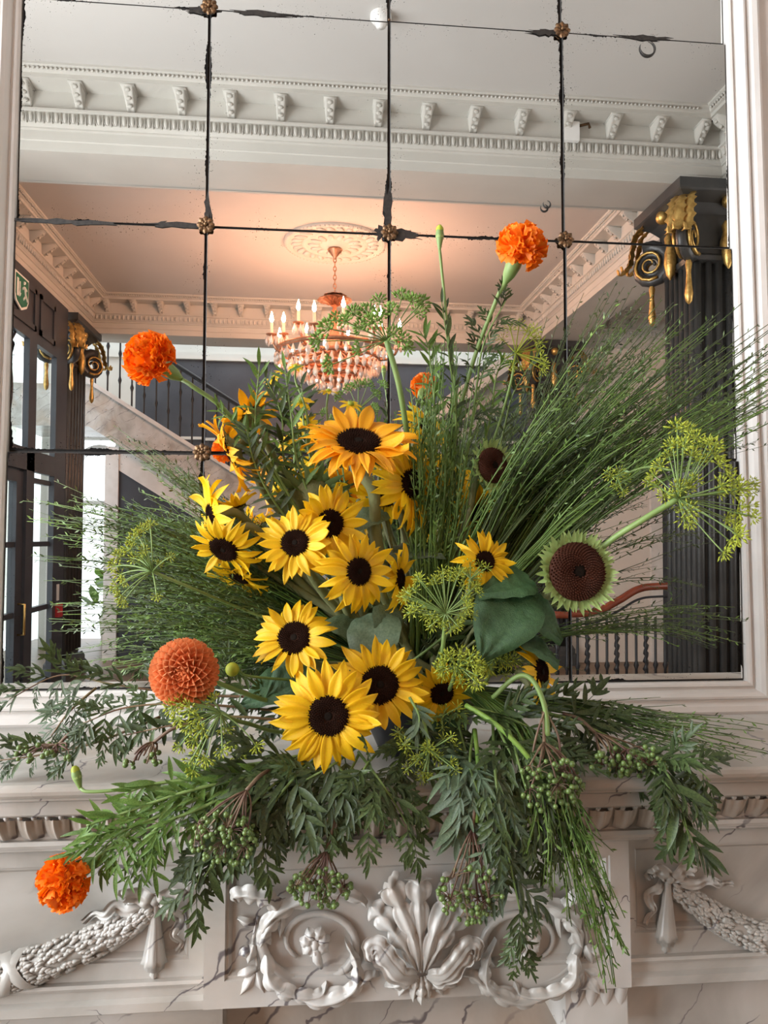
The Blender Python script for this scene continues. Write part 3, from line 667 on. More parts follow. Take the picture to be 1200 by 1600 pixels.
for (px, py, r) in ((1010, 78, .0165), (853, 321, .0075)):
    p = at(px, py, D); mb = MB(); pts = [(p.x + r * math.cos(a), D - .0056, p.z + r * math.sin(a)) for a in [i * math.pi / 12 - 3.6 for i in range(20)]]
    mb.tube(pts, [.0006 + .0018 * abs(math.sin(i * .17)) for i in range(20)], 5); mb.build('ring_blemish', 'tarnish', mir)
# bronze rosettes at the joints
rp = MB().grid([[(x, y * .0062 * math.sin(.25 + 2.5 * x / .0155), .0035 + .0045 * math.sin(x / .0155 * 2.4) - .003 * (y * y)) for y in (-1, -.5, 0, .5, 1)] for x in [.003 + i * .0125 / 5 for i in range(6)]]).mesh('rosette_petal', 'bronze')
rp2 = MB().ball((0, 0, .009), .0042, 6, 4).mesh('rosette_centre', 'bronze')
for (c, r) in ((1, 3), (3, 3), (1, 2), (2, 2), (3, 2), (1, 1)):
    mw = M.Translation((GX(c), D - .005, GZ(r))) @ M.Rotation(math.pi / 2, 4, 'X')
    ro = MB().lathe([(.013, 0), (.013, .003), (.006, .006), (.001, .007)], 12).build('rosette', 'bronze', mir, world=mw)
    for k in range(8): link('rosette_petal', rp, ro, local=M.Rotation(k * math.pi / 4, 4, 'Z') @ M.Scale(1.12, 4))
    for k in range(6): link('rosette_petal', rp, ro, local=M.Translation((0, 0, .003)) @ M.Rotation(k * math.pi / 3 + .3, 4, 'Z') @ M.Scale(.7, 4))
    link('rosette_centre', rp2, ro, local=M.Identity(4))
p = at(608, 33, D); MB().ball((GX(2), D - .006, GZ(3)), .003, 6, 4).build('screw_head', 'bronze', mir)
# frame: moulded stiles, top and bottom rail (profile: in from the glass edge -> outwards)
fprof = [(0, .010), (0, -.006), (.004, -.010), (.008, -.012), (.011, -.008), (.014, -.008), (.020, -.022), (.026, -.028), (.030, -.028), (.032, -.022), (.036, -.022), (.044, -.030), (.054, -.033), (.060, -.030), (.062, -.022), (.062, .016)]
X0, X1, Z0, Z1 = GX(0), GX(4), GZ(0), GZ(4)
def fr_piece(a, b, ca, cb):
    mb = MB(); a, b, ca, cb = V(a), V(b), V(ca), V(cb)
    mb.grid([[a + ca * o + V((0, D + y, 0)) for o, y in fprof], [b + cb * o + V((0, D + y, 0)) for o, y in fprof]]); return mb
for nm, aa in (('frame_stile', ((X0, 0, Z1), (X0, 0, Z0), (-1, 0, 1), (-1, 0, -1))), ('frame_stile', ((X1, 0, Z0), (X1, 0, Z1), (1, 0, -1), (1, 0, 1))), ('frame_top_rail', ((X1, 0, Z1), (X0, 0, Z1), (1, 0, 1), (-1, 0, 1))), ('frame_bottom_rail', ((X0, 0, Z0), (X1, 0, Z0), (-1, 0, -1), (1, 0, -1)))):
    fr_piece(*aa).build(nm, 'frame_paint', mir, False)
# flanking pilaster strips of the overmantel
for x0, x1 in ((X0 - .17, X0 - .064), (X1 + .064, X1 + .17)):
    MB().box((x0, D - .012, 1.258), (x1, 1.4955, 3.3)).build('frame_flank', 'frame_paint', mir, False)

# ================================================================== MARBLE CHIMNEYPIECE
ZS = 1.257; YS, YC = 1.145, 1.113                  # shelf top; frieze planes of the sides and of the projecting tablet
XA, XB = -0.148, 0.464
fp = thing('marble_fireplace', V((.15, 1.30, 0)), 'veined white marble chimneypiece with carved frieze under the flowers', 'fireplace')
path = [(-1.25, 1.49), (-1.25, YS), (XA, YS), (XA, YC), (XB, YC), (XB, YS), (1.55, YS), (1.55, 1.49)]
def pth(): return path
MB().sweep([(-.30, ZS), (.070, ZS), (.0745, ZS - .003), (.0765, ZS - .008), (.0755, ZS - .013), (.072, ZS - .017), (.067, ZS - .019), (.067, ZS - .022), (.060, ZS - .0235), (.060, ZS - .0245), (.056, ZS - .0265), (.056, ZS - .044), (.052, ZS - .047), (.046, ZS - .049), (.040, ZS - .050), (-.30, ZS - .050)], path).build('shelf', 'marble', fp, False)
MB().box((-1.25, 1.15, ZS - .05), (1.55, 1.495, ZS - .0004)).build('shelf_bed', 'marble', fp, False)
LB0, LB1 = ZS - .052, ZS - .090
MB().sweep([(.040, ZS - .0495), (.040, LB0), (.034, LB0 - .003), (.022, (LB0 + LB1) / 2), (.016, LB1 + .004), (.018, LB1)], path).build('leaf_band', 'marble', fp, False)
MB().sweep([(.0, LB1 + .001), (.026, LB1 + .001), (.029, LB1 - .004), (.026, LB1 - .009), (.022, LB1 - .0095), (.022, LB1 - .013), (.014, LB1 - .017), (.006, LB1 - .0185), (0, LB1 - .0185)], path).build('lower_fillet', 'marble', fp, False)
# carved leaves of the band, each its own piece
rows = []
for i in range(7):
    t = i / 6; z = LB0 - .001 - (LB0 - LB1 - .004) * t; out = .043 - .021 * t + .004 * math.sin(t * math.pi)
    w_ = .0172 * (1 - .12 * t)
    rows.append([(w_ * u, -(out - .0075 * (abs(u) ** 1.6) + .0035 * math.exp(-(u / .16) ** 2) + .0022 * math.cos(u * 9.0) * (1 - t)), z - .0035 * abs(math.sin(u * 5)) * (1 if i == 0 else 0)) for u in (-1, -.85, -.7, -.52, -.35, -.18, 0, .18, .35, .52, .7, .85, 1)])
BLF = MB().grid(rows).mesh('band_leaf', 'marble')
def place_band(x0, x1, yb):
    n = int((x1 - x0) / .0345); 
    for k in range(n): link('band_leaf', BLF, fp, world=M.Translation((x0 + (k + .5) * (x1 - x0) / n, yb, 0)))
    bd = MB()
    for k in range(n * 2): bd.ball((x0 + (k + .5) * (x1 - x0) / n / 2, yb - .043, LB0 + .001), .0042, 6, 4)
    bd.build('bead_row', 'marble', fp)
place_band(-.80, XA - .04, YS); place_band(XA - .038, XB + .038, YC); place_band(XB + .04, 1.05, YS)
# frieze: side blocks and central tablet, each with a sunk panel
def panel(x0, x1, z0, z1, y, bx, bz0, bz1, dep, name, back=1.45):
    """block face at y with a sunk moulded panel; border widths bx, bz0 (bottom), bz1 (top)"""
    mb = MB(); a0, a1, c0, c1 = x0 + bx, x1 - bx, z0 + bz0, z1 - bz1
    rings = [(0, back), (0, y), ('p', 0, 0), ('p', .0025, 0), ('p', .004, .004), ('p', .007, .004), ('p', .012, dep), ]
    R = []
    for r in rings:
        if r[0] == 'p': o, d = r[1], r[2]; R.append([V((a0 + o, y + d, c0 + o)), V((a1 - o, y + d, c0 + o)), V((a1 - o, y + d, c1 - o)), V((a0 + o, y + d, c1 - o))])
        else: R.append([V((x0, r[1], z0)), V((x1, r[1], z0)), V((x1, r[1], z1)), V((x0, r[1], z1))])
    vs = [p for r in R for p in r]; fs = []
    for i in range(len(R) - 1):
        for j in range(4): fs.append((i * 4 + j, i * 4 + (j + 1) % 4, i * 4 + 4 + (j + 1) % 4, i * 4 + 4 + j))
    k = (len(R) - 1) * 4; fs.append((k, k + 1, k + 2, k + 3)); mb.add(vs, fs)
    return mb.build(name, 'marble', fp, False)
zt = LB1 - .018
panel(XA, XB, 0.937, zt, YC, .026, .034, .022, .012, 'tablet')
zb = 0.925
PDY = .011
panel(-.80, XA - .001, zb + .040, zt, YS, .021, .022, .022, PDY, 'side_frieze')
panel(XB + .001, 1.10, zb + .040, zt, YS, .016, .030, .022, PDY, 'side_frieze')
for x0, x1 in ((-.80, XA), (XB, 1.10)):
    MB().sweep([(0, zb + .041), (.010, zb + .041), (.012, zb + .037), (.010, zb + .033), (.006, zb + .031), (.006, zb + .019), (.014, zb + .015), (.014, zb + .003), (.010, zb), (-.2, zb)], [(x0, YS), (x1, YS)]).build('lower_moulding', 'marble', fp, False)
MB().box((-.80, YS + .03, .0), (XA + .02, 1.48, zb)).build('jamb', 'marble', fp, False)
MB().box((XB - .02, YS + .03, .0), (1.10, 1.48, zb)).build('jamb', 'marble', fp, False)
MB().box((-.80, YS + .085, .72), (1.10, 1.45, zb + .005)).build('lintel', 'marble', fp, False)
# small carved corbel leaves under the right corner of the tablet
for k in range(4):
    x = XB - .078 + .022 * k
    MB().grid([[(x + u * .010 * (1 - .3 * t), YC + .006 + .02 * t - .006 * (1 - u * u), .936 - .05 * t) for u in (-1, -.5, 0, .5, 1)] for t in (0, .33, .66, 1)]).build('corbel_leaf', 'marble', fp)
MB().box((XB - .095, YC + .012, .86), (XB - .002, YC + .12, .936)).build('corbel', 'marble', fp, False)

# ---- carving
def C2(px, py, out=0.0, yp=YC + .012): 
    p = at(px, py, yp); return V((p.x, yp - out, p.z))
def carve(name, spine, w, lobes=5, relief=.007, cup=.004, flutes=1, edge=.45, parent=None, n=44, m=11, blunt=False):
    """carved leaf: lobed sheet over a spine lying on the panel; w half width (m)"""
    S = spline(spine, max(3, n // max(1, len(spine) - 1))); k = len(S); rows = []
    for i, p in enumerate(S):
        t = i / (k - 1); tg = (S[min(i + 1, k - 1)] - S[max(i - 1, 0)]).normalized()
        sd = V((0, -1, 0)).cross(tg); sd = sd.normalized() if sd.length > 1e-4 else V((1, 0, 0))
        env = (math.sin(math.pi * min(1, (.10 + .90 * t) ** .8)) ** .7 if t < 1 else 0) if not blunt else (.22 + .78 * t ** .8) * min(1, (1.02 - t) * 5) ** .5
        ls = abs(math.sin(math.pi * lobes * t)) if lobes else 1; lob = 1 - edge * 1.25 * (1 - ls) ** 1.6
        hwid = w * env * lob + .0006
        row = []
        for j in range(m):
            u = -1 + 2 * j / (m - 1)
            q = p + sd * (u * hwid) + tg * (abs(u) * w * .35 * (1 - t))
            bulge = .0042 * (ls - .5) * abs(u) ** .7 * min(1.2, w / .014) * (1 if lobes else 0) + 1.25 * relief * (1 - abs(u) ** 2.2) + cup * math.cos(u * math.pi * flutes * 2.0) * (.4 + .6 * env) * .5
            row.append(q + V((0, -1, 0)) * bulge)
        rows.append(row)
    return MB().grid(rows).build(name, 'marble', parent or fp)
def stem(name, pts, r0, r1, parent=None, n=7, sq=.8):
    S = spline(pts, 6); k = len(S)
    return MB().tube(S, [r0 + (r1 - r0) * i / (k - 1) for i in range(k)], n).build(name, 'marble', parent or fp)
# central acanthus palmette
pal = MB().tube([C2(654, 1500, .004), C2(652, 1440, .010), C2(651, 1378, .006)], [.005, .007, .004], 8).build('acanthus_palmette', 'marble', fp)
carve('acanthus_leaf', [C2(655, 1508, .012), C2(652, 1450, .024), C2(650, 1400, .026), C2(650, 1368, .022), C2(650, 1362, .014)], .024, 4, .007, .006, 1.0, .34, pal, 44, 15, True)
for s in (-1, 1):
    X = lambda x: 655 + s * x
    carve('acanthus_leaf', [C2(X(3), 1506, .016), C2(X(14), 1450, .028), C2(X(32), 1405, .024), C2(X(46), 1376, .018), C2(X(52), 1370, .010)], .024, 4, .007, .006, 1.0, .36, pal, 44, 15, True)
    carve('acanthus_leaf', [C2(X(6), 1506, .014), C2(X(28), 1462, .024), C2(X(56), 1425, .016), C2(X(76), 1408, .008)], .022, 4, .007, .005, 1.0, .40, pal, 44, 15, True)
    carve('acanthus_leaf', [C2(X(6), 1510, .022), C2(X(30), 1504, .034), C2(X(54), 1478, .036), C2(X(68), 1460, .034), C2(X(78), 1462, .032), C2(X(74), 1480, .028), C2(X(64), 1484, .020)], .018, 7, .007, .008, 2, .28, pal, 34, 11)
    for k, (ax, ay) in enumerate(((12, 1556), (34, 1546), (56, 1532))):
        carve('skirt_leaf', [C2(X(4 + 3 * k), 1512, .012), C2(X(ax * .6 + 2), 1525, .018), C2(X(ax), ay, .008)], .009, 3, .007, .004, 1, .3, pal)
carve('skirt_leaf', [C2(655, 1512, .014), C2(655, 1535, .020), C2(655, 1560, .010)], .009, 3, .007, .004, 1, .3, pal)
bd = MB()
for k in range(5): bd.ball(C2(640 + 8 * k, 1507, .018), .0032, 7, 5)
bd.build('bead_row', 'marble', pal)
# scrolls left and right of the palmette
for s in (-1, 1):
    X = lambda x: 655 + s * (655 - x)
    cx, cyv = 492, 1470
    pts = []
    for i in range(30):
        t = i / 29; a = math.radians(205 - 430 * t); r = 82 - 44 * t
        pts.append(C2(X(cx + r * math.cos(a) * 1.05), cyv + r * math.sin(a) * .86, .006 - .003 * t))
    S = MB().tube(pts, [.0085 - .0055 * i / 29 for i in range(30)], 8).build('scroll', 'marble', fp)
    # rosette flower
    for k in range(7):
        a = math.radians(51.4 * k + 15); c = C2(X(cx), cyv - 6, .008); e = c + V((math.cos(a), 0, math.sin(a))) * .022
        carve('rosette_petal', [c, (c + e) / 2 + V((0, -.010, 0)), e + V((0, -.004, 0))], .011, 2, .005, .003, 1, .25, S, 10, 7)
    MB().ball(C2(X(cx), cyv - 2, .016), .009, 10, 7, (.8, 1, 1.3)).build('rosette_bud', 'marble', S)
    MB().tube([C2(X(cx), cyv, .018), C2(X(cx + 4), cyv + 18, .020), C2(X(cx + 10), cyv + 36, .010)], [.006, .007, .003], 7).build('rosette_bud', 'marble', S)
    # big acanthus husks
    carve('acanthus_leaf', [C2(X(440), 1420, .010), C2(X(425), 1395, .022), C2(X(395), 1386, .020), C2(X(368), 1392, .010), C2(X(372), 1404, .004)], .014, 5, .009, .005, 1, .35, S)
    carve('acanthus_leaf', [C2(X(408), 1452, .008), C2(X(430), 1418, .018), C2(X(470), 1398, .016), C2(X(520), 1386, .014), C2(X(562), 1398, .010), C2(X(572), 1412, .004)], .013, 6, .009, .005, 1, .4, S)
    carve('acanthus_leaf', [C2(X(408), 1470, .012), C2(X(420), 1440, .018), C2(X(440), 1425, .010), C2(X(438), 1460, .004)], .010, 4, .007, .004, 1, .3, S)
    carve('acanthus_leaf', [C2(X(418), 1478, .014), C2(X(425), 1518, .020), C2(X(460), 1540, .018), C2(X(500), 1543, .012), C2(X(510), 1525, .006)], .012, 6, .009, .005, 1, .4, S)
    carve('acanthus_leaf', [C2(X(440), 1535, .010), C2(X(500), 1552, .018), C2(X(550), 1532, .018), C2(X(556), 1495, .016), C2(X(538), 1460, .006)], .011, 7, .009, .005, 1, .4, S)
    carve('acanthus_leaf', [C2(X(500), 1546, .008), C2(X(545), 1535, .016), C2(X(575), 1515, .014), C2(X(592), 1516, .006)], .010, 4, .008, .004, 1, .4, S)
    carve('acanthus_leaf', [C2(X(535), 1545, .006), C2(X(555), 1540, .010), C2(X(566), 1530, .004)], .007, 3, .006, .003, 1, .4, S)
    # bud and berried sprigs towards the outer corner
    stem('sprig', [C2(X(404), 1430, .004), C2(X(396), 1470, .006), C2(X(402), 1505, .005), C2(X(392), 1535, .003)], .0028, .0018, S)
    for (x0, y0, x1, y1, w_) in ((396, 1478, 374, 1486, .008), (398, 1470, 388, 1500, .007), (402, 1508, 372, 1518, .007), (400, 1515, 376, 1548, .008), (402, 1512, 414, 1545, .008), (400, 1440, 372, 1430, .006), (404, 1450, 424, 1470, .008)):
        a, e = C2(X(x0), y0, .004), C2(X(x1), y1, .004)
        carve('sprig_leaf', [a, (a + e) / 2 + V((0, -.006, 0)), e], w_, 0, .006, .003, 1, 0, S, 10, 7)
# garlands, bows and tassels of the side friezes
def garland(base, knot, tass, pts, wrap, bow, nm, seed):
    random.seed(seed)
    Y_ = YS + PDY
    c = lambda x, y, o=0.0: C2(x, y, o, Y_)
    S = spline([c(x, y, .008) for x, y, r in pts], 8); n = len(S); R0 = [r for x, y, r in pts]
    rad = []
    for i in range(n):
        f = i / (n - 1) * (len(R0) - 1); k = min(int(f), len(R0) - 2); rad.append(R0[k] + (R0[k + 1] - R0[k]) * (f - k))
    g = MB().tube(S, [r * .86 for r in rad], 12).build('garland', 'marble', fp)
    nub = MB()
    for i in range(n * 11):
        f = rnd() * (n - 1); k = int(f); p = S[k].lerp(S[min(k + 1, n - 1)], f - k); r = rad[k]
        tg = (S[min(k + 1, n - 1)] - S[max(k - 1, 0)]).normalized(); sd = V((0, -1, 0)).cross(tg).normalized(); a = ru(-1.45, 1.45)
        q = p + (sd * math.sin(a) + V((0, -1, 0)) * math.cos(a)) * r * .86
        nub.tube([q - tg * .005, q + V((0, -.002, 0)) - tg * .0005 + sd * math.sin(a) * .002, q + tg * .007 + sd * math.sin(a) * .003 + V((0, -.0016, 0))], [.0018, .0036, .0008], 5)
    tag(nub.build('garland_leaves', 'marble', g), None, None, None, 'stuff')
    for (k0, sgn) in wrap:
        p = S[k0]; tg = (S[k0 + 1] - S[k0 - 1]).normalized(); sd = V((0, -1, 0)).cross(tg).normalized(); rr = []
        for a in [math.radians(q) for q in range(-95, 96, 19)]:
            o = p + (sd * math.sin(a) + V((0, -1, 0)) * math.cos(a)) * (rad[k0] * 1.08) + tg * (sgn * a * .012)
            rr.append([o - tg * .008, o - tg * .003 + V((0, -.002, 0)), o + tg * .003 + V((0, -.002, 0)), o + tg * .008])
        MB().grid(rr).build('ribbon_wrap', 'marble', g)
    kx, ky = knot
    bw = MB().ball(c(kx, ky, .022), .007, 12, 8).build('ribbon_knot', 'marble', fp)
    for pl, w_ in bow:
        S2 = spline([c(x, y, o) for x, y, o in pl], 6); rr = []
        for i, p in enumerate(S2):
            t = i / (len(S2) - 1); tg = (S2[min(i + 1, len(S2) - 1)] - S2[max(i - 1, 0)]).normalized(); sd = V((0, -1, 0)).cross(tg).normalized()
            wave = .006 * math.sin(t * 13)
            rr.append([p + sd * (u * w_ * (.55 + .45 * math.sin(math.pi * min(1, t + .25)))) + V((0, -wave - .003 * math.cos(u * 5), 0)) for u in (-1, -.6, -.2, .2, .6, 1)])
        MB().grid(rr).build('ribbon', 'marble', bw)
    tx, ty0, tx1, ty1 = tass
    a, e = c(tx, ty0, .016), c(tx1, ty1, .010); L_ = (e - a).length
    mw = aim(a, e - a)
    MB().lathe([(.0040, 0), (.0052, L_ * .1), (.0092, L_ * .4), (.0142, L_ * .72), (.0168, L_ * .79), (.0130, L_ * .795), (.0125, L_ * .87), (.008, L_ * .88), (.0045, L_ * .93), (.006, L_ * .96), (.003, L_), (.0005, L_ * 1.03)], 22, mw, flute=lambda q: 1 + .15 * math.cos(9 * q)).build('tassel', 'marble', fp)
garland(0, (247, 1397), (247, 1402, 243, 1522), [(-70, 1545, .024), (-20, 1525, .025), (40, 1508, .026), (100, 1486, .025), (160, 1460, .022), (205, 1436, .018), (240, 1412, .012)], [(14, 1), (16, -1)],
        [([(247, 1397, .018), (225, 1388, .030), (200, 1382, .030), (208, 1400, .020)], .012), ([(247, 1397, .018), (268, 1388, .030), (292, 1382, .026), (286, 1394, .014)], .011),
         ([(235, 1405, .012), (205, 1412, .020), (185, 1405, .026), (170, 1418, .020), (150, 1424, .012), (132, 1438, .006)], .009), ([(256, 1405, .012), (272, 1415, .020), (285, 1432, .014), (276, 1448, .018), (284, 1470, .010), (276, 1482, .004)], .008)], 'left', 5)
garland(0, (1036, 1364), (1036, 1370, 1034, 1482), [(1045, 1380, .012), (1085, 1408, .017), (1120, 1432, .021), (1165, 1452, .024), (1230, 1466, .026), (1300, 1470, .026)], [],
        [([(1036, 1364, .018), (1020, 1350, .028), (1002, 1352, .026), (1008, 1368, .014)], .010), ([(1036, 1364, .018), (1056, 1350, .028), (1072, 1348, .026), (1062, 1362, .016)], .010),
         ([(1046, 1368, .014), (1080, 1372, .022), (1100, 1366, .022), (1120, 1378, .014), (1140, 1376, .008)], .008), ([(1028, 1372, .012), (1012, 1385, .018), (1008, 1402, .012), (1014, 1418, .016), (1004, 1440, .006)], .008)], 'right', 6)
random.seed(11)
# ================================================================== THE FLOWER ARRANGEMENT
BASE = at(655, 1150, 1.215); BASE = V((BASE.x, 1.215, ZS))
MOUTH = BASE + V((0, 0, .13))
vz = thing('flower_bowl', BASE, 'dark round bowl mostly hidden under the flowers on the shelf', 'vase')
MB().lathe([(.001, .0), (.060, .0), (.065, .006), (.085, .05), (.094, .10), (.092, .12), (.086, .12), (.086, .10), (.07, .03), (.001, .02)], 28, c=BASE).build('bowl', 'vase_black', vz)
MB().lathe([(.086, .110), (.05, .128), (.001, .135)], 20, c=BASE).build('moss', 'leaf_dark', vz)
def root_pt(): return MOUTH + V((ru(-.06, .06), ru(-.05, .05), ru(-.04, .0)))

# ---- shared petal and leaf meshes (local x = length, z = upper face)
def blade(n, m, wf, zf, yf=None, crease=0.0):
    rows = []
    for i in range(n):
        t = i / (n - 1); w_ = wf(t)
        rows.append([(t, (yf(t) if yf else 0) + u * w_, zf(t, u) + crease * w_ * abs(u)) for u in [-1 + 2 * j / (m - 1) for j in range(m)]])
    return MB().grid(rows)
def petal_set(material, tagname):
    out = []
    for k in range(7):
        c1, c2, tw = ru(-.28, .15), ru(-.45, .35), ru(-.45, .45); bend = ru(-.14, .14); wd = ru(.135, .190)
        wf = lambda t, wd=wd: wd * (math.sin(math.pi * min(1, .10 + .90 * t) ** 1.05) ** .72) * (1 if t < .999 else 0) + .004
        out.append(blade(8, 7, wf, lambda t, u, c1=c1, c2=c2, tw=tw: c1 * t + c2 * t * t * t + tw * t * u * .22 + .020 * math.cos(u * 9.4), lambda t, b=bend: b * t * t, .35).mesh(tagname, material))
    return out
PY, PG = petal_set('petal_yellow', 'petal'), petal_set('petal_gold', 'petal')
BR = [blade(7, 3, lambda t: .24 * (1 - t) ** .8 * (.75 + .6 * t) + .003, lambda t, u, c=c: c * t * t, None, .3) for c in (.25, -.1, .5)]
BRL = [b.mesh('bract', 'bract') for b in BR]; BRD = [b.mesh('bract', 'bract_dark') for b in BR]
def disc_mesh(seed_mat, n=300, ring=1.0, dome=.26):
    b = MB()
    b.lathe([(.001, dome * .62), (.2, dome * .66), (.45, dome * .9), (.7, dome * .86), (.9, dome * .45), (1.0, .02), (1.0, -.12), (.5, -.22), (.001, -.25)], 28)
    for k in range(n):
        r = math.sqrt((k + 20) / (n + 20)) * .985; a = k * 2.39996
        h = dome * (.62 + .3 * math.sin(min(1, r / .62) * math.pi / 2)) if r < .62 else dome * .92 * math.cos((r - .62) / .38 * math.pi / 2) ** .7
        p = V((r * math.cos(a), r * math.sin(a), h)); s = .042; q = V((math.cos(a), math.sin(a), 0)); tq = V((-q.y, q.x, 0)); nn = (V((0, 0, 1)) + q * (r * r * .9)).normalized()
        b.add([p + q * s, p + tq * s, p - q * s, p - tq * s, p + nn * .095], [(0, 1, 4), (1, 2, 4), (2, 3, 4), (3, 0, 4)])
    return b.mesh('seed_disc', seed_mat, False)
DISC_Y, DISC_G = disc_mesh('disc_brown'), disc_mesh('disc_seed', 420)
HEART = MB().lathe([(.24, .0), (.22, .03), (.12, .05), (.001, .03)], 14).mesh('disc_centre', 'disc_heart')
CUP = MB().lathe([(1.0, -.05), (.95, -.2), (.6, -.42), (.22, -.55), (.14, -.75), (.001, -.76)], 16).mesh('calyx', 'stem_olive')
def stem_obj(parent, head, nrm, via, radius, material='stem_olive', end=None, r1=None, name='stem'):
    e = end if end is not None else root_pt()
    pts = [head] + ([head - nrm * .025] if nrm is not None else []) + list(via) + [e]
    S = spline(pts, 6); k = len(S)
    return MB().tube(S, [radius * (1 if r1 is None else 1 + (r1 / radius - 1) * i / (k - 1)) for i in range(k)], 8).build(name, material, parent)
def sunflower(px, py, y, n, disc, rad, npet, label, via=(), pm=PY, bracts=12, gold=False, open_=.12, green=False, seed=0, blen=None, srad=.0065, name='sunflower'):
    random.seed(1000 + seed)
    c = at(px, py, y); s = pxs(c); n = V(n).normalized(); R = disc * s
    mw = aim(c, n, 1.0, ru(0, 6)); t = thing(name, mw, label, 'flower', 'sunflowers of the arrangement')
    link('seed_disc', DISC_G if green else DISC_Y, t, local=M.Scale(R, 4))
    link('disc_centre', HEART, t, local=M.Translation((0, 0, R * .17)) @ M.Scale(R * (1.0 if green else .8), 4))
    link('calyx', CUP, t, local=M.Scale(R * 1.02, 4))
    if npet:
        L_ = (rad * 1.06 - disc * .78) * s
        for k in range(npet):
            a = 2 * math.pi * (k + ru(-.3, .3)) / npet; lay = k % 2
            tl = open_ + (.16 if lay else -.06) + ru(-.24, .22)
            m = M.Rotation(a, 4, 'Z') @ M.Translation((R * .80, 0, R * (.02 + .05 * lay))) @ M.Rotation(-tl, 4, 'Y') @ M.Rotation(ru(-.25, .25), 4, 'X') @ M.Diagonal((L_ * ru(.84, 1.1), L_ * ru(.9, 1.15), L_, 1))
            link('petal', random.choice(PG if gold else pm), t, local=m)
    bl = (blen if blen else rad * .40) * s
    for k in range(bracts):
        a = 2 * math.pi * (k + ru(-.25, .25)) / bracts; lay = k % 2
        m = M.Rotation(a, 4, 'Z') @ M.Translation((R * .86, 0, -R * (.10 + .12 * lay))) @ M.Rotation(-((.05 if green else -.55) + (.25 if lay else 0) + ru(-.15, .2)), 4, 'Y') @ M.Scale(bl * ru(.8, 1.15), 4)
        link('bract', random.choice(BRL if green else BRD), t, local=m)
    stem_obj(t, c - n * R * .5, n, [at(*v) for v in via], srad)
    return t
SF = [
 # px, py, y, normal, disc, radius, petals, label, stem via
 (560, 693, 1.06, (.03, -.66, .75), 38, 80, 36, 'large golden orange sunflower tilted upward, topmost in the centre of the arrangement', [(584, 770, 1.10), (592, 860, 1.15)], dict(gold=True, srad=.009, open_=.34)),
 (515, 818, 1.07, (.25, -.95, .0), 24, 60, 22, 'yellow sunflower just above and right of its near twin, left of centre', [(545, 900, 1.14)], {}),
 (461, 849, 1.04, (-.12, -.90, .32), 24, 60, 22, 'yellow sunflower overlapping its upper right neighbour, left of centre', [(500, 920, 1.12), (540, 970, 1.16)], {}),
 (560, 893, 1.03, (.50, -.86, .08), 24, 62, 22, 'yellow sunflower turned to the right, in the middle of the arrangement', [(545, 960, 1.14)], {}),
 (350, 857, 1.06, (-.30, -.62, -.62), 25, 54, 18, 'drooping yellow sunflower facing down, left edge of the sunflower cluster', [(400, 828, 1.10), (460, 900, 1.16)], dict(open_=.02)),
 (331, 806, 1.10, (-.88, -.35, -.15), 21, 60, 18, 'yellow sunflower in side view facing left above the drooping one', [(400, 830, 1.14), (470, 910, 1.18)], {}),
 (460, 997, 1.03, (-.22, -.88, .38), 28, 60, 24, 'yellow sunflower with tousled petals below the stems, right of the salmon dahlia', [(520, 1050, 1.12)], {}),
 (513, 1118, 0.985, (-.04, -.99, .0), 34, 76, 30, 'large yellow sunflower lowest of all, hanging over the mantelshelf', [(560, 1130, 1.10)], {}),
 (593, 1070, 1.03, (.12, -.96, .18), 32, 70, 28, 'large yellow sunflower partly behind the lowest one', [(610, 1100, 1.12)], {}),
 (757, 877, 1.05, (.22, -.95, .12), 18, 46, 20, 'small yellow sunflower right of centre above the dill', [(720, 960, 1.13)], {}),
 (643, 757, 1.12, (.62, -.78, .05), 26, 66, 24, 'yellow sunflower facing right behind thin green stems', [(640, 860, 1.17)], {}),
 (845, 1050, 1.06, (.72, -.64, .12), 22, 48, 16, 'small sunflower in side view at the lower right by the mirror frame', [(825, 1075, 1.07), (760, 1110, 1.13)], {}),
 (362, 705, 1.10, (-.80, .10, -.42), 26, 60, 20, 'golden sunflower facing left at the upper left edge of the bouquet', [(430, 790, 1.16)], dict(gold=True)),
 (392, 652, 1.14, (-.60, .30, .55), 22, 52, 18, 'golden sunflower seen from behind, highest on the left', [(430, 720, 1.17)], dict(gold=True)),
 (604, 775, 1.17, (.15, -.62, -.72), 22, 54, 18, 'shaded yellow sunflower hanging face down under the golden one', [(610, 840, 1.2)], {}),
 (690, 1083, 1.07, (.12, -.90, -.25), 20, 46, 18, 'yellow sunflower half hidden by dill, right of the lowest pair', [(690, 1110, 1.14)], {}),
 (624, 905, 1.09, (.85, -.45, .0), 18, 50, 16, 'yellow sunflower in side view behind the right turned one', [(620, 980, 1.16)], {}),
 (374, 902, 1.12, (-.30, -.35, -.85), 18, 48, 16, 'yellow sunflower facing down beneath the drooping one at left', [(430, 900, 1.16)], {}),
 (700, 738, 1.22, (.45, -.35, .60), 20, 56, 18, 'yellow sunflower deep behind the green stems near the dark seed head', [(690, 860, 1.22)], {}),
 (742, 800, 1.20, (.35, -.55, -.55), 18, 52, 18, 'yellow sunflower deep in the bouquet above the small right one', [(715, 900, 1.21)], {}),
 (372, 792, 1.13, (-.35, -.15, .90), 13, 36, 12, 'half opened yellow sunflower bud pointing up at the left', [(410, 840, 1.16)], dict(open_=.9)),
 (664, 668, 1.20, (.50, -.55, .50), 16, 46, 16, 'yellow sunflower behind the large golden one at its right', [(660, 790, 1.2)], {}),
 (460, 742, 1.20, (-.30, -.40, .80), 14, 44, 16, 'small yellow sunflower deep in the foliage left of the golden one', [(500, 850, 1.2)], {}),
]
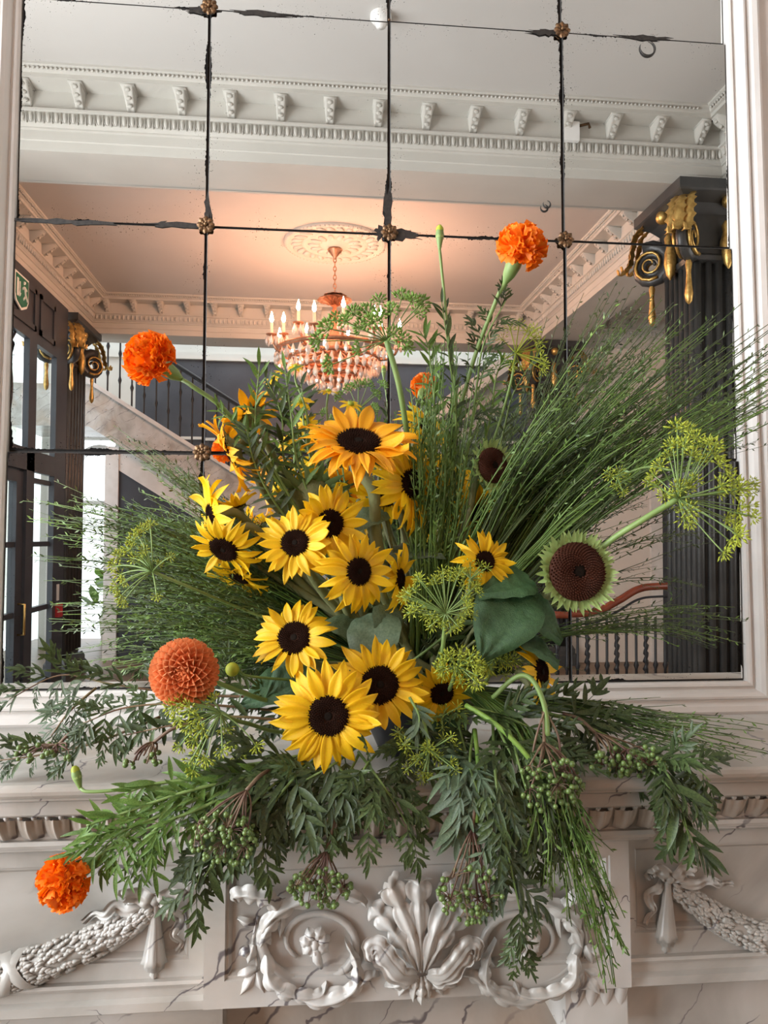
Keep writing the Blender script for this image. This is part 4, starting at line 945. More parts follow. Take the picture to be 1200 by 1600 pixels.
for i, (px, py, y, n, d, r, np_, lab, via, kw) in enumerate(SF): sunflower(px, py, y, n, d, r, int(np_ * 1.28), lab, via, seed=i, **kw)
sunflower(902, 893, 1.02, (.10, -.985, .06), 46, 62, 0, 'petalless sunflower head with wide brown disc and pale green bracts at right', [(850, 935, 1.06), (800, 1000, 1.13)], bracts=64, green=True, seed=40, blen=29, name='sunflower_seed_head')
sunflower(770, 727, 1.10, (.45, -.88, .02), 28, 38, 0, 'small dark sunflower seed head without petals against the green broom', [(735, 790, 1.14), (710, 900, 1.18)], bracts=40, green=True, seed=41, blen=20, srad=.006, name='sunflower_seed_head')
sunflower(487, 775, 1.15, (-.12, .72, .55), 34, 52, 10, 'sunflower seen from the back with grey green bracts below the golden bloom', [(510, 860, 1.18)], bracts=26, seed=42, blen=34)

# ---- marigolds and dahlia
def ruffle(k):
    random.seed(50 + k); a, b2 = ru(0, 6), ru(.8, 1.2)
    return blade(4, 7, lambda t: .10 + .46 * t ** .8, lambda t, u: .35 * t * t + t * .11 * math.sin(u * 7 + a), None, .1)
RUF = [ruffle(k).mesh('petal', 'petal_orange') for k in range(5)]
def marigold(px, py, y, r, n, label, via, bud=False, end=None, seed=0):
    random.seed(300 + seed)
    c = at(px, py, y); R = r * pxs(c); n = V(n).normalized()
    mw = aim(c, n); t = thing('marigold', mw, label, 'flower', 'orange marigolds')
    N_ = 120
    for k in range(N_):
        u = 1 - (k + .5) / N_ * 1.72; a = k * 2.39996; s_ = math.sqrt(max(0, 1 - u * u))
        d = V((s_ * math.cos(a), s_ * math.sin(a), u)); L_ = R * ru(.46, .58)
        p = V((d.x * R * .55, d.y * R * .55, d.z * R * .46))
        tang = V((ru(-1, 1), ru(-1, 1), ru(-1, 1)))
        dd = (d + tang * .28).normalized()
        link('petal', random.choice(RUF), t, local=frame(p, dd, tang + V((0, 0, .6)), L_))
    MB().ball((0, 0, -.02 * R), R * .62, 12, 8).build('flower_core', 'petal_orange', t, local=M.Identity(4))
    MB().lathe([(R * .30, -R * .55), (R * .34, -R * .8), (R * .27, -R * 1.25), (R * .12, -R * 1.6), (.0025, -R * 1.9)], 10).build('calyx', 'stem_green', t, local=M.Identity(4))
    stem_obj(t, c - n * R * 1.7, None, [at(*v) for v in via], .0032, 'stem_green', end)
    return t
marigold(235, 560, 1.02, 39, (-.62, -.70, .32), 'round orange marigold held out at the upper left in front of the mirror', [(300, 603, 1.04), (360, 650, 1.07), (440, 760, 1.12)], seed=1)
marigold(815, 386, 1.02, 37, (.30, -.55, .75), 'round orange marigold standing highest at the upper right', [(775, 470, 1.06), (735, 580, 1.10), (700, 740, 1.15)], seed=2)
marigold(100, 1378, 0.955, 39, (-.62, -.75, -.25), 'round orange marigold hanging lowest at left in front of the marble frieze', [(160, 1332, .965), (230, 1285, .975), (340, 1225, 1.0), (470, 1185, 1.05)], seed=3)
def bud(px, py, y, L_, dirn, label, via, end=None, rr=.0062):
    c = at(px, py, y); d = V(dirn).normalized(); mw = aim(c, d); t = thing('marigold_bud', mw, label, 'flower bud')
    MB().lathe([(.002, -L_ * .9), (rr * .6, -L_ * .45), (rr * .9, 0), (rr, L_ * .3), (rr * .8, L_ * .6)], 10).build('calyx', 'stem_green', t, local=M.Identity(4))
    MB().lathe([(rr * .85, L_ * .55), (rr * .75, L_ * .8), (rr * .35, L_ * .98), (.0003, L_)], 10, flute=lambda q: 1 + .12 * math.cos(6 * q)).build('bud_tip', 'dill_lime', t, local=M.Identity(4))
    for k in range(6):
        a = k * math.pi / 3; link('bract', BRL[0], t, local=M.Rotation(a, 4, 'Z') @ M.Translation((rr * .95, 0, 0)) @ M.Rotation(-1.5, 4, 'Y') @ M.Scale(L_ * .75, 4))
    stem_obj(t, c - d * L_ * .8, None, [at(*v) for v in via], .0022, 'stem_green', end)
bud(687, 372, 1.06, .019, (0, -.1, 1), 'closed green marigold bud on a tall stem at the top centre', [(692, 440, 1.07), (700, 520, 1.08), (712, 640, 1.12), (690, 800, 1.17)])
bud(121, 1216, 1.005, .016, (-.3, 0, 1), 'closed green marigold bud lying over the shelf edge at far left', [(140, 1237, 1.0), (200, 1232, 1.0), (330, 1210, 1.02)], at(500, 1180, 1.1))
dp = blade(5, 5, lambda t: .30 * math.sin(math.pi * (.16 + .78 * t)) ** .8, lambda t, u: .30 * u * u * (1 - .2 * t) + .10 * t, None, 0).mesh('petal', 'petal_dahlia')
def dahlia(px, py, y, r, n, label, via):
    c = at(px, py, y); R = r * pxs(c); n = V(n).normalized(); t = thing('dahlia', aim(c, n), label, 'flower')
    N_ = 170
    for k in range(N_):
        f = (k + .5) / N_; th = math.acos(1 - 1.45 * f); a = k * 2.39996
        d = V((math.sin(th) * math.cos(a), math.sin(th) * math.sin(a), math.cos(th)))
        L_ = R * (.22 + .36 * math.sin(min(1, th / 1.3) * math.pi / 2)); p = V((d.x * R * .55, d.y * R * .55, d.z * R * .52 - .02 * R))
        out = (d + V((d.x, d.y, 0)) * .35 + V((0, 0, .35 * (1 - f)))).normalized()
        link('petal', dp, t, local=frame(p, out, V((0, 0, 1)) - V((d.x, d.y, 0)) * .8 if th > .3 else V((d.x, d.y, .2)) * -1, (L_, L_ * 1.15, L_)))
    MB().ball((0, 0, 0), R * .6, 14, 9).build('flower_core', 'petal_dahlia', t, local=M.Identity(4))
    for k in range(8): link('bract', BRD[0], t, local=M.Rotation(k * .785, 4, 'Z') @ M.Translation((R * .3, 0, -R * .6)) @ M.Rotation(-.3, 4, 'Y') @ M.Scale(R * .5, 4))
    stem_obj(t, c - n * R * .5, n, [at(*v) for v in via], .0035, 'stem_green')
dahlia(288, 1051, 1.0, 48, (-.10, -.96, -.02), 'salmon orange ball dahlia at the left above the mantelshelf', [(360, 1075, 1.06), (470, 1100, 1.13)])
t = thing('dahlia_bud', at(363, 1046, 1.05), 'round yellow green dahlia bud to the right of the salmon dahlia', 'flower bud')
MB().ball(at(363, 1046, 1.05), .0095, 12, 8).build('bud', 'dill_lime', t)
for k in range(7): link('bract', BRD[0], t, world=frame(at(370, 1047, 1.055), (-.4, math.cos(k * .9), math.sin(k * .9)), (-1, 0, 0), .014))
stem_obj(t, at(370, 1047, 1.055), None, [at(420, 1060, 1.09)], .002, 'stem_green')

# ---- small yellow daisies on wiry stems, upper left
dz = blade(5, 3, lambda t: .24 * math.sin(math.pi * (.12 + .8 * t)), lambda t, u: -.25 * t * t, None, .2).mesh('petal', 'petal_yellow')
def daisy(px, py, y, r, n, label, via):
    c = at(px, py, y); R = r * pxs(c); n = V(n).normalized(); t = thing('yellow_daisy', aim(c, n, 1, ru(0, 6)), label, 'flower', 'small yellow daisies at the upper left')
    for k in range(9): link('petal', dz, t, local=M.Rotation(k * .698 + ru(-.1, .1), 4, 'Z') @ M.Translation((R * .2, 0, 0)) @ M.Rotation(ru(-.25, .15), 4, 'Y') @ M.Scale(R * .85, 4))
    MB().ball((0, 0, R * .08), R * .3, 8, 6, (1, 1, .7)).build('daisy_centre', 'dill_lime', t, local=M.Identity(4))
    stem_obj(t, c, n, [at(*v) for v in via], .0016, 'stem_green')
for (px, py, y, r, n, lab, via) in [
  (425, 592, 1.14, 15, (-.4, -.5, .8), 'topmost small yellow daisy at the upper left of the bouquet', [(450, 650, 1.15), (490, 760, 1.18)]),
  (440, 582, 1.17, 12, (.3, -.3, .9), 'tiny yellow daisy touching the topmost one', [(460, 650, 1.17), (500, 780, 1.2)]),
  (462, 573, 1.16, 13, (0, -.6, .8), 'small yellow daisy under the chandelier, right of the topmost', [(478, 640, 1.16), (515, 780, 1.2)]),
  (513, 612, 1.15, 17, (.1, -.15, 1), 'flat yellow daisy in profile above the golden sunflower', [(512, 660, 1.16), (520, 780, 1.2)]),
  (470, 628, 1.18, 20, (-.1, -.7, .6), 'yellow daisy between leafy stems left of the golden sunflower', [(480, 690, 1.18), (510, 800, 1.2)]),
  (548, 632, 1.20, 18, (.2, -.6, .7), 'yellow daisy peeping just over the golden sunflower', [(552, 700, 1.2)]),
  (480, 662, 1.2, 20, (-.2, -.8, .3), 'yellow daisy low among leaves left of the golden sunflower', [(490, 730, 1.2)]),
  (448, 690, 1.19, 15, (-.4, -.8, .3), 'yellow daisy deep in leaves near the seen from behind sunflower', [(480, 780, 1.2)])]:
    daisy(px, py, y, r, n, lab, via)

# ---- dill and fennel umbels
def umbellet_mesh(material, n, seedr, spread, seed):
    random.seed(seed); b = MB()
    for k in range(n):
        f = (k + .5) / n; th = math.acos(1 - spread * f); a = k * 2.39996
        d = V((math.sin(th) * math.cos(a), math.sin(th) * math.sin(a), math.cos(th))); L_ = ru(.75, 1.0)
        b.tube([(0, 0, 0), d * L_ * .9], .020, 3, False)
        b.tube([d * L_ * .80, d * L_ * .95, d * (L_ + .24)], [.05, seedr, .02], 5)
    return b.mesh('umbellet', material)
UML = [umbellet_mesh('dill_lime', 20, .10, 1.0, k) for k in range(2)] ; UMG = [umbellet_mesh('dill_green', 26, .13, .9, 5 + k) for k in range(2)]
UMT = [umbellet_mesh('dill_lime', 16, .075, 1.3, 9 + k) for k in range(2)]
def umbel(name, label, c, via, clusters, kind, stemr=.003, stemmat='stem_green', end=None, dy=0.03, raymat=None, sag=0.0):
    """c=(px,py,y) hub; clusters [(px,py,size_px[,dy])]"""
    C_ = at(*c); t = thing(name, C_, label, 'umbel', 'umbels of dill and fennel'); rays = MB(); s = pxs(C_)
    for q in clusters:
        e = at(q[0], q[1], c[2] + (q[3] if len(q) > 3 else ru(-dy, dy))); d = e - C_
        ctrl = C_ + d * .5 + V((0, 0, d.length * sag)) + V((ru(-.1, .1), ru(-.1, .1), ru(-.1, .1))) * d.length * .4
        B = bez(C_, ctrl, e, 6); rays.tube(B, .0009, 4)
        tip = (B[-1] - B[-2]).normalized()
        link('umbellet', random.choice(kind), t, world=aim(e - tip * q[2] * s * .5, tip + V((0, -.15, .1)), q[2] * s, ru(0, 6)))
    rays.build('rays', raymat or 'stem_green', t)
    stem_obj(t, C_, None, [at(*v) for v in via], stemr, stemmat, end)
    return t
random.seed(21)
umbel('fennel_umbel', 'green flat topped umbel highest over the chandelier', (604, 532, 1.06), [(625, 610, 1.08), (640, 720, 1.12), (645, 850, 1.17)],
      [(506, 512, 19), (492, 533, 17), (520, 498, 15), (548, 487, 17), (570, 484, 18), (592, 466, 14), (630, 460, 17), (646, 466, 15), (662, 470, 17), (655, 486, 15), (612, 480, 15), (560, 510, 15), (618, 520, 15), (632, 532, 16), (512, 572, 17), (556, 545, 13), (590, 492, 18), (640, 545, 13), (580, 500, 17), (536, 500, 14)], UMG, .0042, dy=.05)
umbel('fennel_umbel', 'small pale green umbel behind the daisies under the chandelier', (560, 640, 1.22), [(565, 720, 1.2)], [(545, 605, 12), (575, 598, 12), (590, 615, 11), (600, 600, 10), (528, 618, 10), (560, 600, 12)], UMG, .002)
arc = [(1058, 662, 17), (1075, 668, 17), (1088, 680, 17), (1098, 694, 16), (1068, 690, 17), (1050, 690, 15), (1082, 705, 16), (1092, 716, 15), (1108, 688, 16), (1120, 690, 15), (1122, 706, 16), (1130, 722, 17), (1140, 738, 16), (1135, 756, 17), (1152, 752, 17), (1165, 762, 18), (1176, 764, 14), (1150, 770, 16), (1128, 768, 13), (1180, 755, 12),
       (1172, 792, 19), (1160, 800, 17), (1182, 808, 13), (1150, 818, 16), (1140, 812, 14), (1160, 842, 18), (1146, 850, 17), (1135, 868, 14), (1155, 832, 14), (1078, 800, 16), (1070, 815, 14), (1082, 822, 12), (1060, 795, 10),
       (1030, 725, 14), (1018, 740, 13), (1024, 758, 12), (1036, 774, 13), (1010, 752, 11), (1044, 708, 13), (1062, 758, 16), (1070, 765, 15), (1052, 772, 13), (1080, 755, 13), (1090, 745, 13), (1104, 715, 13)]
umbel('dill_umbel', 'large lime dill umbel spreading at the far right in front of the dark column', (1060, 779, .98), [(1000, 815, 1.0), (945, 852, 1.03), (860, 930, 1.09), (760, 1040, 1.15)], arc, UML, .0042, dy=.06)
umbel('dill_umbel', 'small lime dill umbel left of the large right one', (965, 745, 1.04), [(1010, 730, 1.02)], [(952, 742, 12), (968, 736, 12), (980, 748, 11), (962, 760, 10), (975, 772, 10)], UMT, .0016, end=at(1050, 735, 1.0))
ring = [(695 + 68 * math.cos(a) * ru(.5, 1.05), 938 + 60 * math.sin(a) * ru(.45, 1.05), ru(10, 14)) for a in [k * .33 for k in range(38)]]
umbel('dill_umbel', 'airy lime dill umbel spreading in the centre right of the middle sunflower', (697, 958, 1.0), [(690, 1030, 1.05), (680, 1090, 1.13)], ring, UMT, .003, dy=.025)
umbel('dill_umbel', 'lime dill tuft in front of the small right sunflower', (735, 905, 1.02), [(720, 970, 1.08)], [(738 + ru(-28, 28), 893 + ru(-18, 24), ru(9, 12)) for k in range(12)], UMT, .002)
umbel('dill_umbel', 'dense lime dill umbel just below the airy central one', (715, 1040, 1.02), [(700, 1080, 1.08)], [(700 + ru(-25, 55), 1040 + ru(-36, 34), ru(13, 17)) for k in range(22)], UMT, .003)
umbel('dill_umbel', 'dense olive dill umbel beside the broad green leaves', (775, 1030, 1.08), [(740, 1080, 1.12)], [(780 + ru(-34, 30), 1030 + ru(-32, 32), ru(12, 16)) for k in range(16)], UMT, .003)
umbel('dill_umbel', 'lime dill umbel hanging lowest over the shelf edge', (672, 1172, 1.0), [(660, 1120, 1.06)], [(665 + ru(-52, 52), 1180 + ru(-42, 40), ru(9, 13)) for k in range(26)], UMT, .0025)
umbel('dill_umbel', 'lime dill umbel on the shadowed side above the lowest one', (690, 1120, 1.06), [(680, 1110, 1.1)], [(700 + ru(-30, 30), 1118 + ru(-20, 25), ru(9, 13)) for k in range(10)], UMT, .0025)
umbel('fennel_umbel', 'drooping lime umbel below the salmon dahlia', (345, 1115, .985), [(385, 1130, 1.03), (470, 1140, 1.12)], [(262, 1108, 15), (275, 1100, 15), (290, 1110, 16), (275, 1125, 16), (290, 1138, 16), (305, 1125, 16), (312, 1145, 16), (300, 1160, 16), (308, 1178, 17), (296, 1195, 15), (320, 1192, 15), (330, 1090, 13), (318, 1082, 14), (285, 1085, 13), (352, 1145, 15), (362, 1165, 15), (375, 1185, 14), (348, 1178, 14), (300, 1210, 13), (404, 1170, 14), (310, 1098, 14), (278, 1170, 12)], UML, .0028, dy=.03, sag=.2)
umbel('dill_umbel', 'drooping olive dill umbel at far left in front of the bright window', (238, 893, 1.02), [(290, 915, 1.05), (400, 960, 1.12)], [(182, 868, 13), (176, 885, 13), (184, 900, 13), (178, 920, 12), (186, 935, 12), (192, 910, 11), (198, 855, 13), (204, 842, 13), (212, 832, 13), (222, 824, 13), (234, 817, 12), (206, 872, 11), (220, 868, 11), (225, 858, 10), (245, 935, 9), (250, 880, 9), (268, 870, 8), (190, 945, 11)], UML, .0022, dy=.04, sag=.15)
umbel('fennel_umbel', 'pale open umbel at the upper right in front of the far column', (806, 552, 1.08), [(795, 610, 1.1), (760, 720, 1.15)], [(782, 528, 10), (796, 510, 11), (812, 503, 12), (826, 512, 12), (838, 525, 13), (845, 545, 13), (850, 562, 12), (852, 580, 11), (790, 560, 8), (800, 575, 8), (815, 575, 8), (848, 535, 12), (840, 512, 12), (855, 572, 11), (830, 520, 12)], UMT, .002, raymat='dill_lime')
umbel('fennel_umbel', 'green umbel lying deep on the left under the grassy stems', (330, 990, 1.16), [(420, 1010, 1.18)], [(300 + ru(-40, 60), 985 + ru(-20, 25), ru(8, 11)) for k in range(10)], UMG, .002)
# ---- broom: branches of many thin twigs with tiny leaves
def twig_mesh(B, r0, r1, leaf_from, leaf_step, leaf_len, material, nseg=4):
    b = MB(); k = len(B); b.tube(B, [r0 + (r1 - r0) * i / (k - 1) for i in range(k)], nseg)
    L_ = sum((B[i + 1] - B[i]).length for i in range(k - 1)); s = L_ * leaf_from; sgn = 1
    while s < L_:
        f = s / L_ * (k - 1); i = min(int(f), k - 2); p = B[i].lerp(B[i + 1], f - i); tg = (B[i + 1] - B[i]).normalized()
        sd = tg.cross(V((ru(-1, 1), -1, ru(-1, 1)))).normalized() * sgn; sgn = -sgn
        d = (tg * .8 + sd * ru(.4, .9)).normalized(); w_ = d.cross(V((ru(-1, 1), ru(-1, 1), ru(-1, 1)))).normalized(); l = leaf_len * ru(.6, 1.2)
        b.add([p, p + d * l * .5 + w_ * l * .16, p + d * l, p + d * l * .5 - w_ * l * .16], [(0, 1, 2, 3)])
        s += leaf_step * ru(.6, 1.4)
    return b
def broom(label, group, base, mid, ends, material, r0=.0015, r1=.0005, lf=.5, step=.018, ll=.009, jit=.012, side=3, name='broom_branch', cat='branch'):
    """one branch: base point, a shared middle, and a list of twig end points; twigs carry side sprigs"""
    t = thing(name, base, label, cat, group)
    for e in ends:
        j = V((ru(-1, 1), ru(-1, 1), ru(-1, 1))) * jit
        B = bez(base + j * .4, mid + j * 1.2, e, 11); B = [p + V((mnoise.noise(p * 9 + V((e.x * 50, 0, 0))), 0, mnoise.noise(p * 9 + V((0, e.z * 50, 3))))) * .006 for p in B]
        mb = twig_mesh(B, r0, r1, lf, step, ll, material)
        L_ = (B[-1] - B[0]).length
        for q in range(side):
            f = ru(.4, .85); i = int(f * 10); tg = (B[min(i + 1, 10)] - B[i]).normalized()
            d = (tg + V((ru(-1, 1), ru(-1, 1), ru(-1, 1))) * .28).normalized(); l = L_ * ru(.1, .24)
            S = [B[i], B[i] + d * l * .5 + V((0, 0, ru(-.004, .004))), B[i] + d * l]
            s2 = twig_mesh(S, r1 * 1.5, r1 * .7, .25, step, ll, material, 3); mb.add(s2.v, s2.f)
        mb.build('twig', material, t)
    return t
def clampy(p, ymax=1.455): return V((p.x, min(p.y, ymax), p.z))
random.seed(77)
G1 = 'broom branches of the right hand plume'
for k in range(26):
    f = k / 25
    ends = []
    for q in range(10):
        a = math.radians(31 + 27 * ((f * .9 + ru(-.08, .12)))); ln = ru(470, 870) * (1 - .30 * f)
        ends.append(clampy(at(640 + ln * math.cos(a), 985 - ln * math.sin(a), ru(.98, 1.28))))
    b0 = MOUTH + V((ru(-.03, .05), ru(-.04, .05), -.02)); md = (f * 27 + 32); m_ = at(640 + 290 * math.cos(math.radians(md + 6)), 985 - 290 * math.sin(math.radians(md + 6)), ru(1.06, 1.22))
    broom('green broom branch in the dense plume fanning out to the upper right', G1, b0, m_, ends, 'broom_green' if k % 5 in (0, 2) else 'broom_dark', lf=.55, side=2, r0=.0018, r1=.0006)
G2 = 'dark broom branches reaching up right across the column'
for k, (ex, ey) in enumerate([(905, 470), (930, 455), (960, 450), (985, 470), (870, 480), (1000, 500)]):
    ends = [clampy(at(ex + ru(-25, 25), ey + ru(-20, 40), ru(1.1, 1.3))) for q in range(3)]
    broom('dark wiry broom sprig crossing the mirror above the dense right plume', G2, MOUTH + V((.02, .03, -.02)), at(790, 740, 1.2), ends, 'broom_dark', .0011, .0004, lf=.5, side=3)
G3 = 'thin broom sprigs reaching the right edge'
for k, (ex, ey, mx, my) in enumerate([(1195, 700, 1000, 740), (1190, 775, 1000, 770), (1150, 830, 1000, 800), (1120, 850, 980, 850), (1190, 640, 1010, 690), (1100, 900, 980, 860), (1200, 755, 1020, 800)]):
    ends = [clampy(at(ex + ru(-40, 10), ey + ru(-16, 16), ru(1.15, 1.35))) for q in range(2)]
    broom('sparse dark broom sprig pointing right in front of the far door', G3, MOUTH + V((.04, .04, -.02)), at(mx - 60, my + 10, 1.24), ends, 'broom_dark', .0010, .0004, lf=.4, side=3)
G4 = 'broom branches arching right above the frame rail'
for k in range(5):
    ends = [clampy(at(ru(1060, 1175), ru(945, 1020), ru(1.08, 1.3))) for q in range(5)]
    broom('green broom branch arching right in front of the balustrade', G4, MOUTH + V((.05, .02, -.02)), at(940, 930 + 6 * k, 1.17), ends, 'broom_green' if k % 2 else 'broom_dark', .0011, .0004, lf=.45, side=1)
G5 = 'broom branches of the left hand plume'
for k in range(26):
    f = k / 25; ends = []
    for q in range(9):
        ff = min(1, max(0, f + ru(-.12, .12))); 
        ex = ru(25, 330) + 60 * ff; ey = 770 + 265 * ff + ru(-22, 22) + (ex - 100) * .10
        ends.append(clampy(at(ex, ey, ru(1.05, 1.32))))
    m_ = at(390, 815 + 190 * f, ru(1.08, 1.25))
    broom('dark green broom branch in the grassy plume sweeping to the left', G5, MOUTH + V((ru(-.06, .0), ru(-.03, .05), -.02)), m_, ends, 'broom_dark' if k % 3 else 'broom_green', .0012, .0004, lf=.4, step=.014, side=3)
G6 = 'wiry broom sprigs rising left past the staircase'
for (ex, ey) in [(183, 672), (205, 690), (220, 712), (240, 700), (262, 722), (285, 745)]:
    ends = [clampy(at(ex + ru(-14, 14), ey + ru(-10, 16), ru(1.12, 1.3))) for q in range(3)]
    broom('dark wiry broom sprig rising left in front of the mirrored staircase', G6, MOUTH + V((-.04, .03, -.02)), at(400, 830, 1.18), ends, 'broom_dark', .0010, .0004, lf=.45, side=3)
G7 = 'broom branches lying along the shelf to the right'
for k in range(6):
    ends = [at(ru(1060, 1215), ru(1120, 1190), ru(1.0, 1.12)) for q in range(6)]
    ends = [V((p.x, p.y, max(p.z, ZS + .012))) for p in ends]
    m_ = at(930, 1100 + 5 * k, 1.13)
    broom('broom branch lying over the mantelshelf toward the right edge', G7, MOUTH + V((.05, -.02, -.03)), V((m_.x, m_.y, max(m_.z, ZS + .04))), ends, 'broom_green' if k % 2 else 'broom_dark', .0013, .0005, lf=.45, side=1)
G8 = 'bright broom branches hanging over the right of the frieze'
for k, L_ in enumerate([[(958, 1500), (948, 1530), (970, 1440)], [(965, 1475), (975, 1490), (940, 1420)], [(900, 1430), (880, 1390), (915, 1455)], [(865, 1400), (890, 1440), (850, 1380)], [(950, 1400), (930, 1360), (905, 1370)], [(820, 1330), (800, 1310), (845, 1350)], [(955, 1545), (935, 1480)]]):
    ends = [at(x + ru(-8, 8), y + ru(-8, 8), ru(.96, 1.0)) for x, y in L_ for _ in (0, 1, 2)]
    m_ = at(845 + 10 * k, 1130 + 6 * (k % 3), .98)
    broom('bright green broom branch hanging down over the right scroll of the frieze', G8, MOUTH + V((.05, -.06, -.02)), m_, ends, 'leaf_bright' if k % 2 == 0 else 'broom_green', .0019, .0008, lf=.45, step=.013, ll=.010, side=1)
G9 = 'upright green stems in the middle'
for k in range(9):
    bx = 655 + 9 * k; ends = [at(bx + ru(-30, 45), ru(520, 700), ru(1.06, 1.2)) for q in range(6)]
    broom('slender upright green stem cluster right of the golden sunflower', G9, MOUTH + V((ru(-.02, .03), ru(-.03, .03), -.02)), at(bx - 8, 790, 1.1), ends, 'broom_green', .0014, .0006, lf=.35, step=.014, ll=.011, side=2)

# ---- leaf meshes
def lance(n=7, w=.12, bend=-.25, mat_='leaf_dark', nm='leaf'):
    return blade(n, 3, lambda t: w * math.sin(math.pi * (.06 + .93 * t)) ** .85, lambda t, u: bend * t * t, None, .35).mesh(nm, mat_)
def cutleaf(material, seed, pairs=3, teeth=True, wd=.055):
    """a leaf deeply cut into long pointed fingers, some of them lobed once"""
    random.seed(seed); b = MB()
    b.tube([(0, 0, 0), (.4, 0, .02), (.80, 0, -.05)], [.012, .010, .006], 4)
    def lf(base, ang, L_, w, droop):
        c, s = math.cos(ang), math.sin(ang); rows = []; cv = ru(-.25, .25)
        for i in range(8):
            t = i / 7; ww = w * math.sin(math.pi * (.05 + .94 * t)) ** .75 * (1.15 - .35 * t) + .002
            x_, y_ = t * L_, cv * t * t * L_ * .5
            rows.append([V((base[0] + x_ * c - (y_ + u * ww) * s, base[1] + x_ * s + (y_ + u * ww) * c, base[2] + droop * t * t + abs(u) * ww * .45)) for u in (-1, 0, 1)])
        b.grid(rows)
        if teeth and L_ > .3:
            k_ = ru(.35, .6); q = (base[0] + k_ * L_ * c, base[1] + k_ * L_ * s, base[2] + droop * k_ * k_); sg = random.choice((-1, 1))
            rows = []
            for i in range(5):
                t = i / 4; ww = w * .6 * math.sin(math.pi * (.05 + .94 * t)) ** .8 + .002; a2 = ang + sg * .6; c2, s2 = math.cos(a2), math.sin(a2)
                rows.append([V((q[0] + t * L_ * .42 * c2 - u * ww * s2, q[1] + t * L_ * .42 * s2 + u * ww * c2, q[2] - .05 * t * t + abs(u) * ww * .4)) for u in (-1, 0, 1)])
            b.grid(rows)
    for k in range(pairs):
        x = .18 + .55 * k / max(1, pairs - 1) * ru(.9, 1.05); L_ = .58 * (1 - .13 * k)
        for sg in (-1, 1): lf((x + ru(-.04, .04), 0, .015 - .08 * x * x), sg * ru(.38, .8), L_ * ru(.75, 1.15), wd * ru(.8, 1.2), ru(-.22, .04))
    lf((.74, 0, -.04), ru(-.15, .15), .62, wd * 1.2, -.16)
    return b.mesh('compound_leaf', material)
CUT_D = [cutleaf('leaf_dark', 400 + k) for k in range(4)]; CUT_B = [cutleaf('leaf_bright', 410 + k, 3, False, .042) for k in range(4)]; CUT_G = [cutleaf('leaf_grey', 420 + k, 3, False, .042) for k in range(3)]
LAN_D = [lance(7, .11, b, 'leaf_dark') for b in (-.35, -.1, .1)]; LAN_B = [lance(7, .10, b, 'leaf_bright') for b in (-.4, -.1, .15)]; LAN_G = [lance(7, .11, b, 'leaf_grey') for b in (-.35, -.05, .12)]
BRM = [lance(6, .14, b, 'broom_green') for b in (-.3, 0, .2)]
def leafy(label, group, path, leaves, n, size, stemr=.0022, stemmat='stem_green', spread=.9, droop=.35, start=.15, name='leafy_branch', jitter=.35, zmin=None, cat='branch'):
    P = [p if isinstance(p, V) else at(*p) for p in path]; S = spline(P, 7); k = len(S); t = thing(name, S[0], label, cat, group)
    MB().tube(S, [stemr * (1 - .65 * i / (k - 1)) for i in range(k)], 6).build('stem', stemmat, t)
    for q in range(n):
        f = start + (1 - start) * (q + ru(0, .8)) / n; g = f * (k - 1); i = min(int(g), k - 2); p = S[i].lerp(S[i + 1], g - i); tg = (S[i + 1] - S[i]).normalized()
        side = tg.cross(V((0, -1, 0)) + V((ru(-1, 1), ru(-.3, .3), ru(-1, 1))) * .5).normalized() * (1 if q % 2 else -1)
        if q == n - 1: side *= .1
        d = (tg * ru(.35, .9) + side * spread * ru(.6, 1.1) + V((ru(-1, 1), ru(-1, 1), ru(-1, 1))) * jitter + V((0, 0, -droop))).normalized()
        s_ = size * ru(.7, 1.2) * (1.1 - .35 * f)
        e = p + d * s_ * 1.25
        if zmin is not None and e.z < zmin: d = V((d.x, d.y, max(d.z, (zmin - p.z) / (s_ * 1.25)))).normalized()
        link('leaf', random.choice(leaves), t, world=frame(p, d, V((ru(-.4, .4), -1, .9)), s_))
    return t
random.seed(99)
# left: dark cut-leaved branches along the shelf
ZL = ZS + .012
for (lab, path, lv, n, sz) in [
  ('dark cut leaved branch trailing along the frame rail at the far left', [(430, 1090, 1.12), (300, 1085, 1.12), (180, 1070, 1.12), (95, 1055, 1.12), (15, 1092, 1.1)], CUT_D, 15, .052),
  ('cut leaved branch drooping onto the shelf at the left, beside the dahlia', [(430, 1110, 1.12), (300, 1100, 1.09), (200, 1105, 1.08), (130, 1130, 1.07)], CUT_D, 16, .055),
  ('grey green leafy tuft standing on the shelf at far left', [(150, 1075, 1.13), (110, 1110, 1.1), (80, 1150, 1.09)], CUT_G, 14, .042),
  ('dark leafy twig with scalloped leaves lying at the left end of the shelf', [(250, 1120, 1.1), (150, 1160, 1.09), (60, 1180, 1.09), (0, 1188, 1.09)], CUT_D, 14, .042),
  ('dark leaf spray between dahlia and shelf', [(440, 1125, 1.1), (350, 1120, 1.08), (260, 1135, 1.07), (190, 1150, 1.08)], LAN_D, 20, .045),
  ('leaf spray in shadow under the tousled sunflower', [(520, 1110, 1.14), (440, 1095, 1.12), (370, 1075, 1.12), (330, 1050, 1.13)], CUT_D, 12, .05)]:
    leafy(lab, 'dark leaf branches on the left of the shelf', path, lv, n, sz, .0022, 'stem_brown', zmin=ZL)
